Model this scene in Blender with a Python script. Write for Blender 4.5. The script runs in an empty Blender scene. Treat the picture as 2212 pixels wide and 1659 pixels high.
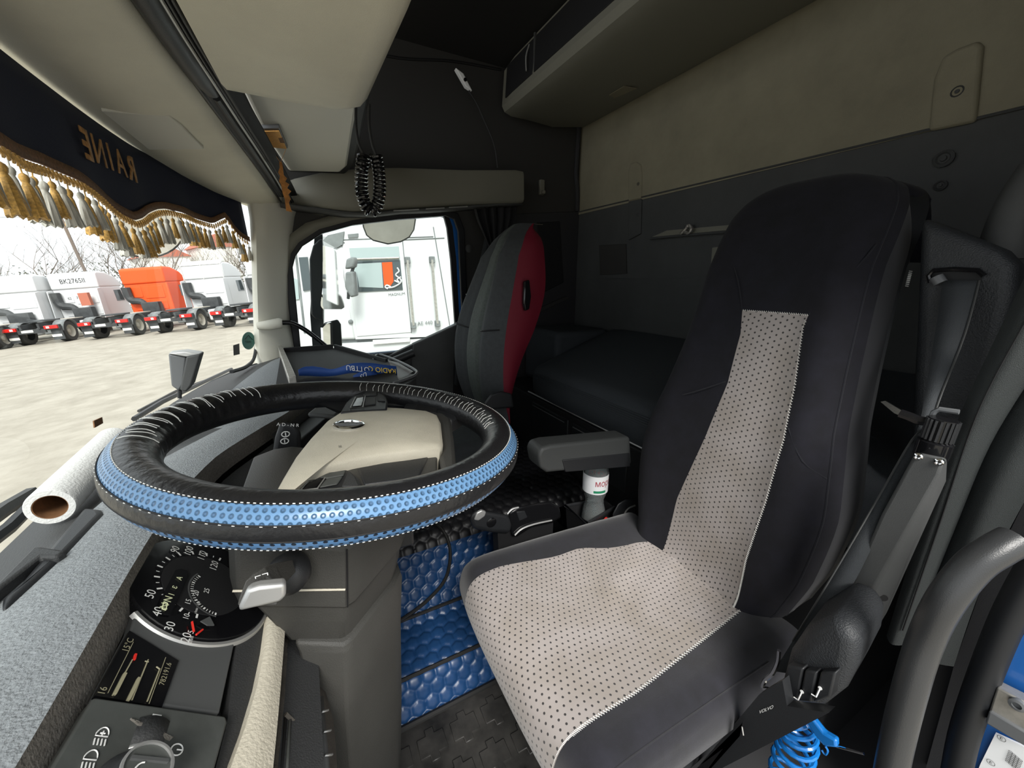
import bpy, bmesh, math, random
import numpy as np
from mathutils import Vector, Matrix
random.seed(7)
# ------------------------------------------------------------------ camera
SC = bpy.context.scene
COL = SC.collection
FPX, W0, H0 = 833.0, 2212.0, 1659.0
YAW, PITCH = math.radians(27.6), math.radians(15.05)
CAM = np.array([0.0, 0.0, 1.25])
FW = np.array([math.sin(YAW)*math.cos(PITCH), math.cos(YAW)*math.cos(PITCH), -math.sin(PITCH)])
RT = np.array([math.cos(YAW), -math.sin(YAW), 0.0])
UP = np.cross(RT, FW)
cd = bpy.data.cameras.new('camera'); cam = bpy.data.objects.new('camera', cd); COL.objects.link(cam)
cd.sensor_fit = 'HORIZONTAL'; cd.sensor_width = 36.0; cd.lens = FPX/W0*36.0
cd.clip_start = 0.01; cd.clip_end = 400
cam.matrix_world = Matrix(((RT[0], UP[0], -FW[0], CAM[0]), (RT[1], UP[1], -FW[1], CAM[1]), (RT[2], UP[2], -FW[2], CAM[2]), (0, 0, 0, 1)))
SC.camera = cam
# ------------------------------------------------------------------ light: bright overcast sky
SC.view_settings.view_transform = 'Standard'; SC.view_settings.look = 'None'
SC.view_settings.gamma = 1.0; SC.view_settings.use_curve_mapping = False
SC.view_settings.exposure = 0.72
wd = bpy.data.worlds.new('overcast_sky'); SC.world = wd; wd.use_nodes = True
bg = wd.node_tree.nodes['Background']; bg.inputs[0].default_value = (0.93, 0.97, 1.0, 1); bg.inputs[1].default_value = 1.0
sl = bpy.data.lights.new('veiled_sun', 'SUN'); sl.energy = 3.2; sl.angle = math.radians(24); sl.color = (1, .97, .92)
so = bpy.data.objects.new('veiled_sun', sl); COL.objects.link(so)
so.rotation_euler = Vector((0.25, 1.0, -1.1)).to_track_quat('-Z', 'Y').to_euler()
SC.cycles.max_bounces = 8; SC.cycles.diffuse_bounces = 5; SC.cycles.transparent_max_bounces = 12
# ------------------------------------------------------------------ photo pixel -> direction -> point on a known plane
def V(*a): return np.array(a if len(a) > 1 else a[0], float)
def ray(px, py): return FW + RT*(px-W0/2)/FPX + UP*(H0/2-py)/FPX
def P(px, py, X=None, Y=None, Z=None, pl=None):
    v = ray(px, py)
    if X is not None: t = (X-CAM[0])/v[0]
    elif Y is not None: t = (Y-CAM[1])/v[1]
    elif Z is not None: t = (Z-CAM[2])/v[2]
    else: t = np.dot(V(pl[0])-CAM, V(pl[1]))/np.dot(v, V(pl[1]))
    return CAM + t*v
def PS(pts, **k): return [P(a, b, **k) for a, b in pts]
def nrm(v): v = V(v); return v/np.linalg.norm(v)
# ------------------------------------------------------------------ materials (all procedural)
MATS = {}
def mat(name, col, rough=.55, metal=0., noise=None, bump=None, spec=.5, sheen=0., coat=0., trans=0., alpha=1., emit=None, col2=None, stretch=None, ior=1.45, coord='Object'):
    m = bpy.data.materials.new(name); m.use_nodes = True; MATS[name] = m
    nt = m.node_tree; b = nt.nodes['Principled BSDF']
    b.inputs['Base Color'].default_value = (*col, 1); b.inputs['Roughness'].default_value = rough
    b.inputs['Metallic'].default_value = metal; b.inputs['Specular IOR Level'].default_value = spec
    b.inputs['Sheen Weight'].default_value = sheen; b.inputs['Coat Weight'].default_value = coat
    b.inputs['Transmission Weight'].default_value = trans; b.inputs['Alpha'].default_value = alpha; b.inputs['IOR'].default_value = ior
    if emit: b.inputs['Emission Color'].default_value = (*col, 1); b.inputs['Emission Strength'].default_value = emit
    if noise or bump:
        tc = nt.nodes.new('ShaderNodeTexCoord'); src = tc.outputs[coord]
        if stretch:
            mp = nt.nodes.new('ShaderNodeMapping'); mp.inputs['Scale'].default_value = stretch
            nt.links.new(src, mp.inputs[0]); src = mp.outputs[0]
    if noise:
        n = nt.nodes.new('ShaderNodeTexNoise'); n.inputs['Scale'].default_value = noise[0]; n.inputs['Detail'].default_value = 6
        n.inputs['Roughness'].default_value = .65
        nt.links.new(src, n.inputs[0])
        r = nt.nodes.new('ShaderNodeValToRGB'); r.color_ramp.elements[0].position = .32; r.color_ramp.elements[1].position = .68
        c2 = col2 or tuple(max(0, c*(1-noise[1])) for c in col); c1 = col if col2 else tuple(min(1, c*(1+noise[1])) for c in col)
        r.color_ramp.elements[0].color = (*c2, 1); r.color_ramp.elements[1].color = (*c1, 1)
        nt.links.new(n.outputs['Fac'], r.inputs[0]); nt.links.new(r.outputs[0], b.inputs['Base Color'])
    if bump:
        n = nt.nodes.new('ShaderNodeTexNoise'); n.inputs['Scale'].default_value = bump[0]; n.inputs['Detail'].default_value = 3
        nt.links.new(src, n.inputs[0])
        bp = nt.nodes.new('ShaderNodeBump'); bp.inputs['Strength'].default_value = bump[1]; bp.inputs['Distance'].default_value = .002
        nt.links.new(n.outputs['Fac'], bp.inputs['Height']); nt.links.new(bp.outputs[0], b.inputs['Normal'])
    return m
def dots_mat(name, col, hole, sx, sy, rad, rough=.8, sheen=.2, stain=None, bump=.5, gloss=False, soft=.15):
    """cloth or leather with punched holes in staggered rows, UV in metres"""
    m = mat(name, col, rough, sheen=sheen); nt = m.node_tree; b = nt.nodes['Principled BSDF']
    N = nt.nodes.new; L = nt.links.new
    uv = N('ShaderNodeUVMap'); sep = N('ShaderNodeSeparateXYZ'); L(uv.outputs[0], sep.inputs[0])
    def mth(op, a, bb=None, c=None):
        n = N('ShaderNodeMath'); n.operation = op
        for i, q in enumerate((a, bb, c)):
            if q is None: continue
            if isinstance(q, (int, float)): n.inputs[i].default_value = q
            else: L(q, n.inputs[i])
        return n.outputs[0]
    u = mth('DIVIDE', sep.outputs[0], sx); v = mth('DIVIDE', sep.outputs[1], sy)
    row = mth('FLOOR', v); odd = mth('MODULO', mth('ABSOLUTE', row), 2.0)
    uu = mth('SUBTRACT', mth('FRACT', mth('ADD', u, mth('MULTIPLY', odd, .5))), .5)
    vv = mth('SUBTRACT', mth('FRACT', v), .5)
    d = mth('SQRT', mth('ADD', mth('POWER', mth('MULTIPLY', uu, sx), 2.0), mth('POWER', mth('MULTIPLY', vv, sy), 2.0)))
    mr = N('ShaderNodeMapRange'); L(d, mr.inputs[0]); mr.inputs[1].default_value = rad*(1-soft); mr.inputs[2].default_value = rad*(1+soft)
    base = N('ShaderNodeTexNoise'); base.inputs['Scale'].default_value = 9; base.inputs['Detail'].default_value = 5
    tc = N('ShaderNodeTexCoord'); L(tc.outputs['Object'], base.inputs[0])
    rp = N('ShaderNodeValToRGB'); rp.color_ramp.elements[0].position = .3; rp.color_ramp.elements[1].position = .6
    rp.color_ramp.elements[0].color = (*(stain or tuple(c*.85 for c in col)), 1); rp.color_ramp.elements[1].color = (*col, 1)
    L(base.outputs['Fac'], rp.inputs[0])
    mx = N('ShaderNodeMix'); mx.data_type = 'RGBA'; L(mr.outputs[0], mx.inputs[0]); mx.inputs[6].default_value = (*hole, 1); L(rp.outputs[0], mx.inputs[7])
    L(mx.outputs[2], b.inputs['Base Color'])
    bp = N('ShaderNodeBump'); bp.inputs['Strength'].default_value = bump; bp.inputs['Distance'].default_value = .002
    L(mr.outputs[0], bp.inputs['Height']); L(bp.outputs[0], b.inputs['Normal'])
    return m
def glass_mat(name, tint=(1, 1, 1), refl=.08, milk=0.):
    m = bpy.data.materials.new(name); m.use_nodes = True; nt = m.node_tree; nt.nodes.clear()
    o = nt.nodes.new('ShaderNodeOutputMaterial'); mx = nt.nodes.new('ShaderNodeMixShader'); t = nt.nodes.new('ShaderNodeBsdfTransparent')
    g = nt.nodes.new('ShaderNodeBsdfGlossy'); g.inputs['Roughness'].default_value = .02; fr = nt.nodes.new('ShaderNodeLayerWeight'); fr.inputs[0].default_value = .15
    ml = nt.nodes.new('ShaderNodeMath'); ml.operation = 'MULTIPLY'; ml.inputs[1].default_value = refl*3
    t.inputs[0].default_value = (*tint, 1)
    nt.links.new(fr.outputs['Fresnel'], ml.inputs[0]); nt.links.new(ml.outputs[0], mx.inputs[0])
    src = t.outputs[0]
    if milk:
        df = nt.nodes.new('ShaderNodeBsdfDiffuse'); df.inputs[0].default_value = (.75, .8, .8, 1); m2 = nt.nodes.new('ShaderNodeMixShader'); m2.inputs[0].default_value = milk
        nt.links.new(t.outputs[0], m2.inputs[1]); nt.links.new(df.outputs[0], m2.inputs[2]); src = m2.outputs[0]
    nt.links.new(src, mx.inputs[1]); nt.links.new(g.outputs[0], mx.inputs[2]); nt.links.new(mx.outputs[0], o.inputs[0])
    MATS[name] = m; return m
mat('beige', (.70, .665, .54), .62, bump=(900, .25), noise=(6, .05))
mat('beige_dirty', (.255, .232, .165), .8, bump=(700, .3), noise=(5, .12))
mat('pillar_beige', (.67, .655, .575), .6, bump=(900, .2))
mat('cab_grey', (.062, .064, .064), .7, bump=(800, .25), noise=(7, .08))
mat('cab_dark', (.028, .028, .03), .75, bump=(800, .2))
mat('ceiling_dark', (.018, .018, .018), .85)
mat('side_wall', (.036, .035, .033), .8, bump=(600, .2))
mat('shelf_beige', (.19, .185, .15), .65, bump=(900, .2))
mat('suede_black_shaded', (.0055, .0054, .0095), .95, sheen=.05, noise=(24, .35), bump=(1200, .25))  # shaded copy of the cover suede: darker, sheen cut for the dim backrest
mat('suede_black_lit', (.008, .0078, .0125), .92, sheen=.30, noise=(24, .35), bump=(1200, .25))  # lit copy of the same suede: extra sheen paints the cushion's highlights
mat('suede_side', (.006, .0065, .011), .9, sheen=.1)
mat('black_plastic', (.018, .019, .021), .45, bump=(900, .2))
mat('black_gloss', (.008, .008, .009), .12)
mat('black_matte', (.009, .009, .010), .7)
mat('rubber', (.045, .043, .04), .5, noise=(9, .6), col2=(.009, .009, .009))
mat('dash_grey', (.26, .276, .288), .78, noise=(260, .22), bump=(420, 1.0))
mat('dash_lip', (.16, .148, .13), .8, noise=(260, .3), bump=(380, 1.0))
mat('dash_dark', (.035, .036, .037), .6, bump=(500, .4))
mat('panel_grey', (.075, .08, .075), .62, noise=(40, .15))
mat('cluster_grey', (.085, .088, .088), .55)
mat('column_grey', (.046, .045, .041), .55, bump=(700, .3), noise=(8, .1))
mat('fascia_brown', (.075, .066, .055), .7, noise=(60, .25), bump=(500, .4))
mat('trim_cream', (.60, .555, .45), .6, bump=(300, .5))
mat('pad_cream', (.56, .52, .42), .6, bump=(700, .3), noise=(14, .08))
mat('silver', (.55, .55, .54), .45, metal=.7)
mat('chrome', (.8, .8, .8), .12, metal=1.)
mat('white_paint', (.9, .9, .9), .35)
mat('white_print', (.85, .85, .83), .6, emit=.0)
mat('red_print', (.75, .03, .02), .5)
mat('leather_black', (.012, .012, .013), .38, bump=(160, .35))
mat('leather_grain', (.026, .028, .031), .45, bump=(420, .8))
dots_mat('blue_perf', (.13, .265, .46), (.07, .145, .26), .0074, .0062, .0018, rough=.28, sheen=0, bump=1., soft=.4)
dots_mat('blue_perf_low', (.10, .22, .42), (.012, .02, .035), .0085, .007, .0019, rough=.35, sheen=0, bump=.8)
mat('blue_flat', (.14, .33, .62), .4)
mat('stitch', (.8, .8, .76), .7)
dots_mat('seat_perf', (.345, .31, .295), (.03, .027, .027), .0145, .0125, .0022, rough=.9, sheen=.3, stain=(.28, .245, .215))
mat('quilt_blue', (.010, .043, .125), .36, noise=(30, .15))
mat('quilt_black', (.010, .010, .012), .42)
mat('piping', (.006, .006, .006), .6)
mat('seat_grey', (.044, .048, .051), .85, bump=(900, .5), noise=(60, .12))
mat('seat_stripe', (.068, .078, .072), .8, noise=(90, .2))
mat('seat_red', (.15, .0045, .017), .65, bump=(700, .3))
mat('mattress', (.042, .048, .055), .8, bump=(500, 1.0))
mat('navy_cloth', (.008, .012, .035), .85, bump=(500, .3))
mat('gold_thread', (.50, .29, .07), .55, noise=(180, .45), sheen=.3)
mat('brown_braid', (.16, .075, .03), .7, noise=(200, .5))
mat('grey_thread', (.50, .49, .44), .7, noise=(220, .3), stretch=(1, 1, .1))
mat('letter_gold', (.42, .22, .08), .6, noise=(80, .4))
mat('amber', (.95, .42, .10), .3, noise=(300, .3))
mat('ornament', (.40, .17, .04), .7, noise=(60, .4))
mat('body_blue', (.02, .12, .40), .25, coat=.6)
mat('body_blue_dark', (.012, .05, .16), .35, coat=.3)
mat('seal_rubber', (.006, .007, .009), .55)
mat('mirror', (.92, .93, .93), .03, metal=1.)
mat('hose_blue', (.01, .16, .50), .25, coat=.4)
mat('lanyard_blue', (.02, .07, .28), .6)
mat('yellow_print', (.9, .62, .03), .6)
mat('paper_white', (.62, .62, .61), .85, bump=(300, .6))
mat('cardboard', (.18, .085, .035), .85, noise=(60, .3))
mat('metal_worn', (.5, .48, .44), .45, metal=.8, noise=(40, .2))
mat('label_white', (.82, .83, .84), .6)
mat('label_green', (.02, .25, .12), .6)
mat('ground', (.37, .34, .285), .95, noise=(1.6, .14), col2=(.26, .235, .19), bump=(14, 1.0))
mat('truck_white', (.63, .635, .64), .5)
mat('truck_offwhite', (.72, .71, .66), .4)
mat('truck_orange', (.80, .085, .010), .6)
mat('truck_dark', (.045, .048, .05), .65, noise=(3, .3))
mat('truck_grey', (.17, .18, .18), .7, noise=(3, .3))
mat('tyre', (.05, .05, .048), .85)
mat('rim_dusty', (.42, .39, .33), .7)
mat('taillight', (.65, .02, .015), .25)
mat('window_dark', (.06, .075, .08), .1, coat=.4)
mat('window_tint', (.36, .42, .42), .12)
mat('bark', (.16, .13, .11), .9)
mat('bush', (.085, .085, .06), .95, noise=(1.5, .35))
mat('brick_red', (.42, .14, .09), .85)
mat('screen_black', (.006, .006, .007), .15)
mat('screen_text', (.28, .26, .17), .5, emit=.12)
mat('sticker_green', (.05, .16, .14), .5)
mat('grey_plastic', (.12, .125, .13), .4)
mat('water', (.75, .82, .83), .05)
glass_mat('clear_glass', (.93, .97, .96), .05)
glass_mat('screen_glass', (.95, .98, .97), .02)
mat('satin_black', (.035, .036, .037), .32, bump=(700, .15))
glass_mat('bottle_plastic', (.85, .92, .92), .5, .16)
# ------------------------------------------------------------------ mesh building
class MB:
    def __init__(s): s.v = []; s.f = []; s.uv = {}
    def add(s, vs, fs, uvs=None):
        o = len(s.v); s.v += [tuple(map(float, q)) for q in vs]
        for i, f in enumerate(fs):
            if uvs is not None: s.uv[len(s.f)] = [uvs[k] for k in f]
            s.f.append([o+k for k in f])
        return s
    def box(s, c, h, R=None):
        c = V(c); q = [V(x, y, z)*V(h) for x in (-1, 1) for y in (-1, 1) for z in (-1, 1)]
        if R is not None: q = [R@k for k in q]
        return s.add([c+k for k in q], [(0, 1, 3, 2), (4, 6, 7, 5), (0, 4, 5, 1), (2, 3, 7, 6), (0, 2, 6, 4), (1, 5, 7, 3)])
    def prism(s, pts, vec):
        n = len(pts); vec = V(vec); a = [V(p) for p in pts]
        nn = sum(np.cross(a[i]-a[0], a[(i+1) % n]-a[0]) for i in range(n))
        if np.dot(nn, vec) > 0: a = a[::-1]
        fs = [tuple(range(n)), tuple(range(2*n-1, n-1, -1))]
        fs += [(i, i+n, (i+1) % n+n, (i+1) % n) for i in range(n)]
        return s.add(a+[p+vec for p in a], fs)
    def tube(s, pts, r, n=8, closed=False, caps=True, flat=None):
        p = [V(q) for q in pts]; m = len(p); rs = r if hasattr(r, '__len__') else [r]*m
        tan = [nrm((p[(i+1) % m] if closed or i < m-1 else p[i])-(p[i-1] if closed or i > 0 else p[i])) for i in range(m)]
        up = V(0, 0, 1) if abs(tan[0][2]) < .9 else V(1, 0, 0); vs = []; a = None
        for i in range(m):
            a = np.cross(tan[i], up) if a is None else a-tan[i]*np.dot(a, tan[i])
            a = nrm(a); b = np.cross(tan[i], a)
            for k in range(n):
                w = 2*math.pi*k/n; vs.append(p[i]+rs[i]*(a*math.cos(w)+b*math.sin(w)*(flat or 1)))
        fs = []
        for i in range(m if closed else m-1):
            for k in range(n):
                i2 = (i+1) % m; fs.append((i*n+k, i*n+(k+1) % n, i2*n+(k+1) % n, i2*n+k))
        if caps and not closed: fs += [tuple(range(n-1, -1, -1)), tuple((m-1)*n+k for k in range(n))]
        return s.add(vs, fs)
    def lathe(s, prof, o, ax, n=24, caps=True):
        """prof: (radius, height along ax)"""
        ax = nrm(ax); o = V(o); u = nrm(np.cross(ax, V(0, 0, 1) if abs(ax[2]) < .9 else V(1, 0, 0))); w = np.cross(ax, u)
        vs = [o+ax*h+r*(u*math.cos(2*math.pi*k/n)+w*math.sin(2*math.pi*k/n)) for r, h in prof for k in range(n)]
        fs = [(i*n+k, i*n+(k+1) % n, (i+1)*n+(k+1) % n, (i+1)*n+k) for i in range(len(prof)-1) for k in range(n)]
        if caps: fs += [tuple(range(n-1, -1, -1)), tuple((len(prof)-1)*n+k for k in range(n))]
        return s.add(vs, fs)
    def grid(s, fn, us, vs_, cu=False, cv=False, uvfn=None):
        us = list(us); vs_ = list(vs_); nu, nv = len(us), len(vs_)
        q = [fn(u, v) for u in us for v in vs_]
        uv = [uvfn(u, v) for u in us for v in vs_] if uvfn else None
        fs = [(i*nv+j, ((i+1) % nu)*nv+j, ((i+1) % nu)*nv+(j+1) % nv, i*nv+(j+1) % nv) for i in range(nu if cu else nu-1) for j in range(nv if cv else nv-1)]
        return s.add(q, fs, uv)
    def loft(s, rings, caps=True):
        n = len(rings[0]); vs = [p for r in rings for p in r]
        fs = [(i*n+k, i*n+(k+1) % n, (i+1)*n+(k+1) % n, (i+1)*n+k) for i in range(len(rings)-1) for k in range(n)]
        if caps: fs += [tuple(range(n-1, -1, -1)), tuple((len(rings)-1)*n+k for k in range(n))]
        return s.add(vs, fs)
    def mesh(s, name, angle=40):
        me = bpy.data.meshes.new(name); me.from_pydata(s.v, [], s.f)
        if s.uv:
            ul = me.uv_layers.new(name='UVMap')
            for p in me.polygons:
                if p.index in s.uv:
                    for li, c in zip(p.loop_indices, s.uv[p.index]): ul.data[li].uv = c
        bm = bmesh.new(); bm.from_mesh(me); bmesh.ops.recalc_face_normals(bm, faces=bm.faces[:]); bm.to_mesh(me); bm.free()
        me.polygons.foreach_set('use_smooth', [True]*len(me.polygons))
        me.set_sharp_from_angle(angle=math.radians(angle)); me.update()
        return me
    def build(s, name, m, parent=None, bevel=0, seg=2, angle=40, label=None, solid=0, sub=0, off=0):
        me = s.mesh(name, angle); o = bpy.data.objects.new(name, me); COL.objects.link(o)
        me.materials.append(MATS[m] if isinstance(m, str) else m)
        if solid:
            md = o.modifiers.new('solid', 'SOLIDIFY'); md.thickness = solid; md.offset = off
        if bevel:
            md = o.modifiers.new('bevel', 'BEVEL'); md.width = bevel; md.segments = seg; md.limit_method = 'ANGLE'; md.angle_limit = math.radians(35)
        if sub:
            md = o.modifiers.new('sub', 'SUBSURF'); md.levels = sub; md.render_levels = sub
        if parent is not None:
            o.parent = parent; o.location = tuple(-V(root_loc(parent)))
        if label: o['label'] = label
        return o
def root_loc(o):
    l = V(o.location)
    return l + root_loc(o.parent) if o.parent else l
def thing(name, label, cat, loc=(0, 0, 0), group=None):
    o = bpy.data.objects.new(name, None); COL.objects.link(o); o.location = tuple(map(float, loc)); o.empty_display_size = .05
    o['label'] = label; o['category'] = cat
    if group: o['group'] = group
    return o
def tag(o, label, cat, group=None):
    o['label'] = label; o['category'] = cat
    if group: o['group'] = group
    return o
def struct(o, label=None):
    o['kind'] = 'structure'
    if label: o['label'] = label
    return o
def sroot(name, loc=(0, 0, 0), label=None):
    o = bpy.data.objects.new(name, None); COL.objects.link(o); o.location = tuple(map(float, loc)); o['kind'] = 'structure'
    if label: o['label'] = label
    return o
def catmull(pts, n=6, closed=False):
    p = [V(q) for q in pts]; m = len(p); out = []
    for i in range(m if closed else m-1):
        a, b, c, d = (p[(i-1) % m], p[i], p[(i+1) % m], p[(i+2) % m]) if closed else (p[max(i-1, 0)], p[i], p[i+1], p[min(i+2, m-1)])
        for k in range(n):
            t = k/n; out.append(.5*((2*b)+(-a+c)*t+(2*a-5*b+4*c-d)*t*t+(-a+3*b-3*c+d)*t**3))
    if not closed: out.append(p[-1])
    return out
def lerp_tab(tab, x):
    if x <= tab[0][0]: return tab[0][1]
    for (a, b), (c, d) in zip(tab, tab[1:]):
        if x <= c: return b+(d-b)*(x-a)/(c-a)
    return tab[-1][1]
def stab(tab, x):
    """smooth table lookup"""
    xs = [t[0] for t in tab]
    if x <= xs[0]: return tab[0][1]
    if x >= xs[-1]: return tab[-1][1]
    for i in range(len(tab)-1):
        if x <= xs[i+1]:
            y0 = tab[max(i-1, 0)][1]; y1 = tab[i][1]; y2 = tab[i+1][1]; y3 = tab[min(i+2, len(tab)-1)][1]; t = (x-xs[i])/(xs[i+1]-xs[i])
            return .5*(2*y1+(-y0+y2)*t+(2*y0-5*y1+4*y2-y3)*t*t+(-y0+3*y1-3*y2+y3)*t**3)
def lin(a, b, n): return [a+(b-a)*i/(n-1) for i in range(n)]
_txt = {}
def text_geo(t, bold=False):
    if t not in _txt:
        c = bpy.data.curves.new('t', 'FONT'); c.body = t; c.size = 1; c.align_x = 'CENTER'; c.align_y = 'CENTER'; c.resolution_u = 3
        if bold: c.offset = .02
        o = bpy.data.objects.new('t', c); COL.objects.link(o)
        dg = bpy.context.evaluated_depsgraph_get(); dg.update()
        me = bpy.data.meshes.new_from_object(o.evaluated_get(dg))
        _txt[t] = ([tuple(v.co) for v in me.vertices], [tuple(p.vertices) for p in me.polygons])
        bpy.data.objects.remove(o); bpy.data.curves.remove(c); bpy.data.meshes.remove(me)
    return _txt[t]
def text(mb, t, o, ex, ey, size, mirror=False, sx=1., bold=False):
    vs, fs = text_geo(t, bold); o = V(o); ex = nrm(ex)*(-1 if mirror else 1)*sx; ey = nrm(ey)
    mb.add([o+size*(ex*v[0]+ey*v[1]) for v in vs], fs)
def panel(name, px, pl, thick, m, parent=None, bevel=0, away=True, **k):
    """polygon drawn over the photo, laid on a known plane, with thickness behind it"""
    pts = [P(a, b, pl=pl) for a, b in px]; n = nrm(pl[1])
    c = sum(pts)/len(pts)
    if np.dot(n, c-CAM) < 0: n = -n
    return MB().prism(pts, n*thick*(1 if away else -1)).build(name, m, parent, bevel=bevel, **k)
def PX(x): return ((x, 0, 0), (1, 0, 0))
def PY(y): return ((0, y, 0), (0, 1, 0))
def PZ(z): return ((0, 0, z), (0, 0, 1))
# ================================================================== the cab shell
XR, YR, ZC = 1.63, 2.2, 2.36          # rear wall, passenger wall, ceiling
from mathutils.geometry import tessellate_polygon
def plate(mb, outer, holes, fn, vec):
    """flat plate with holes; 2-D outlines mapped by fn, thickness vec"""
    loops = [outer]+list(holes); flat = [p for l in loops for p in l]
    tri = tessellate_polygon([[Vector((a, b, 0)) for a, b in l] for l in loops])
    n = len(flat); vs = [fn(*p) for p in flat]; vec = V(vec)
    fs = [tuple(t) for t in tri]+[tuple(n+k for k in t[::-1]) for t in tri]; o = 0
    for l in loops:
        m = len(l); fs += [(o+i, o+(i+1) % m, n+o+(i+1) % m, n+o+i) for i in range(m)]; o += m
    return mb.add(vs+[V(q)+vec for q in vs], fs)
def rrect(x0, x1, y0, y1, r, n=5):
    out = []
    for cx, cy, a0 in ((x1-r, y1-r, 0), (x0+r, y1-r, 90), (x0+r, y0+r, 180), (x1-r, y0+r, 270)):
        for i in range(n+1):
            a = math.radians(a0+90*i/n); out.append((cx+r*math.cos(a), cy+r*math.sin(a)))
    return out
struct(MB().box((.6, 1.08, -.03), (1.06, 1.13, .03)).build('floor', 'cab_dark'), 'black cab floor under the mats')
struct(MB().box((.6, 1.08, ZC+.03), (1.06, 1.15, .03)).build('ceiling', 'ceiling_dark'), 'dark grey cab ceiling')
# rear wall: beige suede above the seam, grey padded panel below
wr = sroot('wall_rear', (XR, 1.1, 0), 'beige over grey padded rear wall of the cab')
MB().box((XR+.03, 1.08, 2.01), (.03, 1.15, .35)).build('upper_panel', 'beige_dirty', wr, label='dusty beige suede upper panel')
MB().box((XR+.034, 1.08, .82), (.03, 1.15, .84)).build('lower_panel', 'cab_grey', wr, label='dark grey lower panel')
MB().tube([(XR-.001, 2.19, 1.676), (XR-.001, -.02, 1.660)], .004, 6).build('seam_trim', 'cab_grey', wr)
# embossed strips with press studs
MB().prism(PS([(1357, 372), (1362, 353), (1374, 349), (1384, 356), (1386, 380), (1385, 428), (1357, 434)], X=XR-.006), (.02, 0, 0)).build('embossed_strip', 'beige_dirty', wr, bevel=.005)
MB().prism(PS([(1357, 435), (1385, 429), (1383, 505), (1357, 519)], X=XR-.006), (.02, 0, 0)).build('embossed_strip', 'cab_grey', wr, bevel=.004)
MB().prism(PS([(2004, 283), (2016, 170), (2035, 122), (2066, 104), (2112, 86), (2124, 98), (2108, 262)], X=XR-.012), (.02, 0, 0)).build('embossed_strip', 'beige_dirty', wr, bevel=.012, seg=3)
for a, b, r in ((1378, 397, .010), (1377, 465, .012), (2067, 197, .016), (2037, 342, .022), (2030, 400, .014)):
    p = P(a, b, X=XR-.014 if a > 1990 and b < 290 else XR-.008)
    st = MB().lathe([(r, .012), (r, .004), (r*.7, 0), (r*.55, .004), (r*.35, .004), (r*.3, 0), (0.0005, -.001)], p, (1, 0, 0), 14).build('press_stud', 'cab_grey', wr)
# long stowage pocket with pale lining, square cover plate, switch plate
panel('pocket_lining', [(1408, 512), (1440, 498), (1575, 486), (1577, 499), (1450, 510)], PX(XR-.004), .01, 'shelf_beige', wr)
MB().tube(PS([(1405, 515), (1480, 508), (1578, 500)], X=XR-.01), .006, 8).build('pocket_edge', 'cab_grey', wr)
panel('cover_plate', [(1294, 530), (1351, 527), (1353, 591), (1296, 594)], PX(XR-.004), .01, 'side_wall', wr, bevel=.002)
panel('switch_plate', [(1538, 535), (1552, 533), (1545, 600), (1533, 602)], PX(XR-.004), .01, 'shelf_beige', wr, bevel=.002)
panel('lower_band', [(1285, 594), (1560, 592), (1560, 600), (1285, 602)], PX(XR-.002), .006, 'cab_grey', wr)
tag(MB().tube(catmull(PS([(1470, 506), (1480, 496), (1488, 487), (1494, 494), (1488, 503), (1478, 500)], X=XR-.022), 4), [.006+.004*((i*7) % 5)/5 for i in range(21)], 7).build('knotted_plastic_bag', 'metal_worn'),
    'crumpled clear plastic bag knot tucked in the rear wall pocket', 'plastic bag')
# passenger side wall with window opening
win_px = [(621, 575), (628, 548), (645, 524), (690, 495), (760, 476), (860, 464), (962, 457), (985, 468), (996, 498), (1004, 700)]
win = [(P(a, b, Y=YR)[0], P(a, b, Y=YR)[2]) for a, b in win_px]+[(.47, .84), (-.07, .84)]
wall = MB(); plate(wall, [(-.15, 0), (XR+.05, 0), (XR+.05, ZC+.05), (-.15, ZC+.05)], [win], lambda x, z: V(x, YR, z), (0, .05, 0))
wrt = sroot('wall_right', (.6, YR, 0), 'dark grey passenger side wall of the cab')
wall.build('wall_panel', 'side_wall', wrt)
# rear quarter of the side wall: darker lower lining, corner post, little lit locker line
MB().prism(PS([(1098, 462), (1262, 456), (1283, 700), (1283, 990), (1120, 990)], Y=YR-.012), (0, .02, 0)).build('quarter_lining', 'cab_dark', wrt, bevel=.004)
MB().prism(PS([(1262, 456), (1276, 456), (1290, 700), (1272, 700)], Y=YR-.03), (0, .04, 0)).build('corner_post', 'cab_grey', wrt, bevel=.006)
MB().prism(PS([(1160, 480), (1210, 478), (1218, 610), (1160, 640)], Y=YR-.016), (0, .01, 0)).build('locker_door', 'black_matte', wrt, bevel=.004)
MB().prism(PS([(1150, 672), (1225, 640), (1228, 646), (1152, 681)], Y=YR-.03), (0, .025, 0)).build('locker_ledge', 'side_wall', wrt, bevel=.003)
MB().tube(catmull([(1.607, 2.19, ZC), (1.605, 2.188, 2.1), (1.60, 2.19, 1.9), (1.615, 2.19, 1.80), (1.62, 2.19, 1.68)], 5), .014, 8).build('corner_piping', 'cab_dark', wrt)
p = P(1170, 405, Y=YR-.012)
MB().box(p, (.016, .012, .042)).build('coat_hook', 'shelf_beige', wrt, bevel=.005)
MB().box(p+V(0, -.02, -.03), (.01, .012, .01)).build('coat_hook_lip', 'shelf_beige', wrt, bevel=.004)
MB().lathe([(.022, .01), (.022, 0), (.014, -.004), (.006, -.006), (.0005, -.006)], P(1013, 537, Y=YR-.003), (0, 1, 0), 14).build('pillar_bolt', 'cab_grey', wrt)
MB().tube(catmull([(.25, YR-.004, 2.27), (.53, YR-.004, 2.28), (.8, YR-.004, 2.325), (1.08, YR-.004, 2.345)], 5), .006, 6).build('roof_seam', 'black_matte', wrt)
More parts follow.
